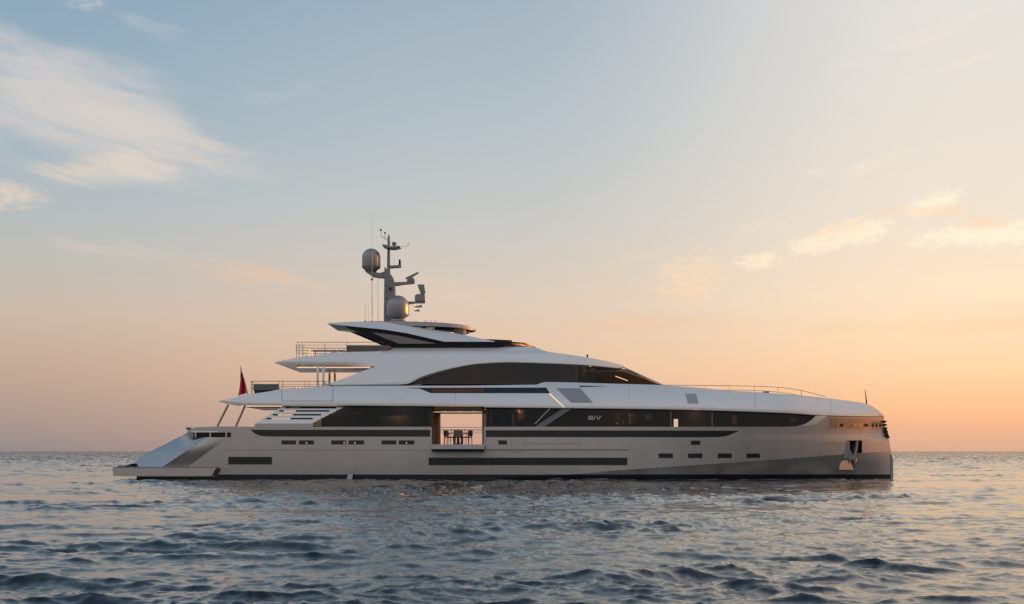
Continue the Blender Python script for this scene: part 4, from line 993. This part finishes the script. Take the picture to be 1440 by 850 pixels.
# flag staff is part of the boat, the flag hangs from it
ptube('flag_staff', [(348.6,555,YC-.6), (343,533,YC-.6), (337.4,514.8,YC-.6)], .035, bronze_m, yacht, r1=.025)

# all yacht meshes were written in world coordinates: keep them there under the root
for o in list(C.objects):
    if o.parent is yacht: o.matrix_parent_inverse = Matrix.Translation((0, -YC, 0))

# ================================================================== loose things
def local(root): return Matrix.Translation(root.location).inverted()
def reroot(root):
    for o in C.objects:
        if o.parent is root: o.matrix_parent_inverse = Matrix.Translation(root.location).inverted()
# ensign: hanging cloth with folds
fl = empty('flag', W(346, 552, YC-.6), 'red ensign hanging limp from the slanted staff at the stern', 'flag')
def cloth(name, L0, L1, rows_, m, v0, v1):
    bm = bmesh.new(); nu = 14; nv = 16; G = []
    for j in range(nv+1):
        v = v0+(v1-v0)*j/nv; row = []
        for i in range(nu+1):
            u = i/nu; a = L0(v); b = L1(v)
            px, py = a[0]+(b[0]-a[0])*u, a[1]+(b[1]-a[1])*u
            y = YC-.6+0.16*math.sin(u*9+v*2.5)*(0.3+v)+.05*math.sin(u*21+v*5)
            row.append(bm.verts.new(W(px, py, y)))
        G.append(row)
    for j in range(nv):
        for i in range(nu): bm.faces.new((G[j][i], G[j][i+1], G[j+1][i+1], G[j+1][i]))
    o = bm_obj(name, bm, m, fl); s = o.modifiers.new('thickness', 'SOLIDIFY'); s.thickness = .01; return o
FL = lambda v: (338.4-0.6*v-3.0*v*v*v, 517+39.8*v); FR = lambda v: (338.8+8.2*v, 517+36.0*v)
cloth('canton', FL, FR, 0, navy_m, 0.02, 0.34); cloth('field', FL, FR, 0, red_m, 0.34, 1.0)
cloth('flag_corner', lambda v: (342.0+.5*v, 553.4+2.2*v), lambda v: (346.6, 551.8+.8*v), 0, fwhite_m, 0.0, 1.0)
reroot(fl)
# anchor
an = empty('anchor', W(1199, 636, hull(1200, 636)), 'grey steel anchor hanging in the pocket at the bow', 'anchor')
ya = hull(1200, 636)-.08
prism('fluke', [(1192.2,632), (1194.0,630), (1199.5,643), (1203.8,624), (1206.2,622.4), (1204.5,636), (1200.5,647.4), (1196,647.2), (1187.5,644.4), (1191.5,641)], ya-.10, ya+.14, anchor_m, an, bev=.02, yref=ya)
prism('shank', [(1198.6,645.5), (1204.6,620.5), (1208,620.5), (1203.5,640), (1202,646.5)], ya+.15, ya+.34, anchor_m, an, bev=.02, yref=ya)
prism('fluke', [(1189.5,622.5), (1193.4,621.4), (1194.6,628.4), (1192.4,640), (1188.4,646.4), (1184.6,645.6)], ya-.2, ya-.06, anchor_m, an, bev=.02, yref=ya)
prism('crown', [(1181.8,645.4), (1188.4,641.6), (1202,641.4), (1205,645.6), (1202.5,652.5), (1200.6,648), (1195.8,646), (1183,648.6)], ya-.05, ya+.1, anchor_m, an, bev=.02, yref=ya)
reroot(an)
# aft deck sofa
sf = empty('outdoor_sofa', W(372, 549, 1.7), 'low grey outdoor sofa behind the rail on the aft upper deck', 'sofa')
pbox('seat', 356.4, 546, 391.4, 550.4, 1.3, 2.1, sofa_m, sf, .04); pbox('backrest', 356.2, 540.2, 391.6, 549.0, 1.1, 1.3, sofa_m, sf, .05)
bm = bmesh.new(); a_ = W(358, 552.4, 1.3); b_ = W(390, 550.2, 1.3); add_box(bm, a_[0], b_[0], 1.2, 2.0, a_[2]-.3, b_[2], .01); bm_obj('base', bm, rubber_m, sf)
reroot(sf)
# sun deck table
st = empty('deck_table', W(461, 499, 3.2), 'slim low table behind the rail on the sun deck', 'table')
pbox('tabletop', 438, 492.6, 485, 493.6, 2.9, 3.9, chairleg_m, st, .01)
for x in (443, 480):
    for yv in (3.0, 3.75): pbox('leg', x, 493.6, x+1, 500, yv, yv+.05, chairleg_m, st, 0)
reroot(st)
# dining table and chairs in the open saloon
TX, TY, TZ = W(644.3, 0, .95)[0], 0.95, Z0(625.2)+.004
tb = empty('dining_table', (TX, TY, TZ), 'round dark dining table in the open saloon doorway', 'table')
lathe('tabletop', (0,0,.72), [(.50,0), (.54,.015), (.54,.03), (.50,.04)], chairleg_m, tb, 40)
lathe('pedestal', (0,0,0), [(.30,0), (.29,.03), (.10,.07), (.08,.5), (.14,.70), (.2,.72)], chairleg_m, tb, 24)
labels = ['dining chair nearest the camera with its back turned to it', 'dining chair at the left end of the table on the near side', 'dining chair at the left of the table on the far side',
          'dining chair across the table facing the camera', 'dining chair at the right of the table on the far side', 'dining chair at the right end of the table on the near side']
def make_chair():
    ch = empty('dining_chair', (0,0,0), labels[0], 'chair', 'dark dining chairs round the table')
    bm = bmesh.new(); add_box(bm, -.23, .23, -.22, .24, .42, .49, .03); bm_obj('seat', bm, chair_m, ch)
    bm = bmesh.new()                                              # curved backrest on the -Y side
    n = 8; V = []
    for i in range(n+1):
        a = -0.9+1.8*i/n; V.append([bm.verts.new((.25*math.sin(a)/math.sin(.9), -.24-.06*math.cos(a)+.05-dd, z-(.05 if z < .6 else 0)*0)) for dd in (0, .035) for z in (.52, .90)])
    for i in range(n):
        A, B = V[i], V[i+1]
        bm.faces.new((A[0], B[0], B[1], A[1])); bm.faces.new((A[2], A[3], B[3], B[2])); bm.faces.new((A[1], B[1], B[3], A[3])); bm.faces.new((A[0], A[2], B[2], B[0]))
    for A in (V[0], V[-1]): bm.faces.new((A[0], A[1], A[3], A[2]))
    bm_obj('backrest', bm, chair_m, ch)
    for sx in (-1, 1):
        for sy, z1 in ((-1, .70), (1, .44)):
            bm = bmesh.new(); add_tube(bm, [(sx*.21, sy*.21+(-.03 if sy < 0 else 0), 0), (sx*.20, sy*.20, z1)], .016, 6, .022); bm_obj('leg', bm, chairleg_m, ch, merge=0)
    for sx in (-1, 1):
        bm = bmesh.new(); add_tube(bm, [(sx*.24, -.22, .70), (sx*.25, 0, .68), (sx*.24, .18, .655), (sx*.225, .21, .60), (sx*.215, .215, .45)], .017, 6)
        bm_obj('armrest', bm, chairleg_m, ch, merge=0)
    return ch
ch0 = make_chair(); kids = [o for o in C.objects if o.parent is ch0]
for i in range(6):
    a = -math.pi/2-i*math.pi/3
    if i == 0: c = ch0
    else:
        c = ch0.copy(); C.objects.link(c); c['label'] = labels[i]
        for k in kids:
            q = k.copy(); C.objects.link(q); q.parent = c
    c.location = (TX+.66*math.cos(a), TY+.66*math.sin(a), TZ); c.rotation_euler = (0, 0, a+math.pi/2)
glabels = ['wine glass at the far left of the dining table', 'wine glass left of the middle of the dining table', 'wine glass in the middle of the dining table', 'wine glass right of the middle of the dining table', 'wine glass at the far right of the dining table']
clear = glass_mat('clear_glass', (.8,.7,.65), op=.35)
for i, (dx_, dy_) in enumerate(((-.42,-.1), (-.22,.15), (0,-.2), (.22,.1), (.42,-.1))):
    g = lathe('wine_glass', (0,0,0), [(.035,0), (.006,.01), (.006,.09), (.04,.13), (.038,.2)], clear, None, 16)
    g.location = (TX+dx_, TY+dy_, TZ+.762); tag(g, glabels[i], 'glass', 'wine glasses on the dining table')
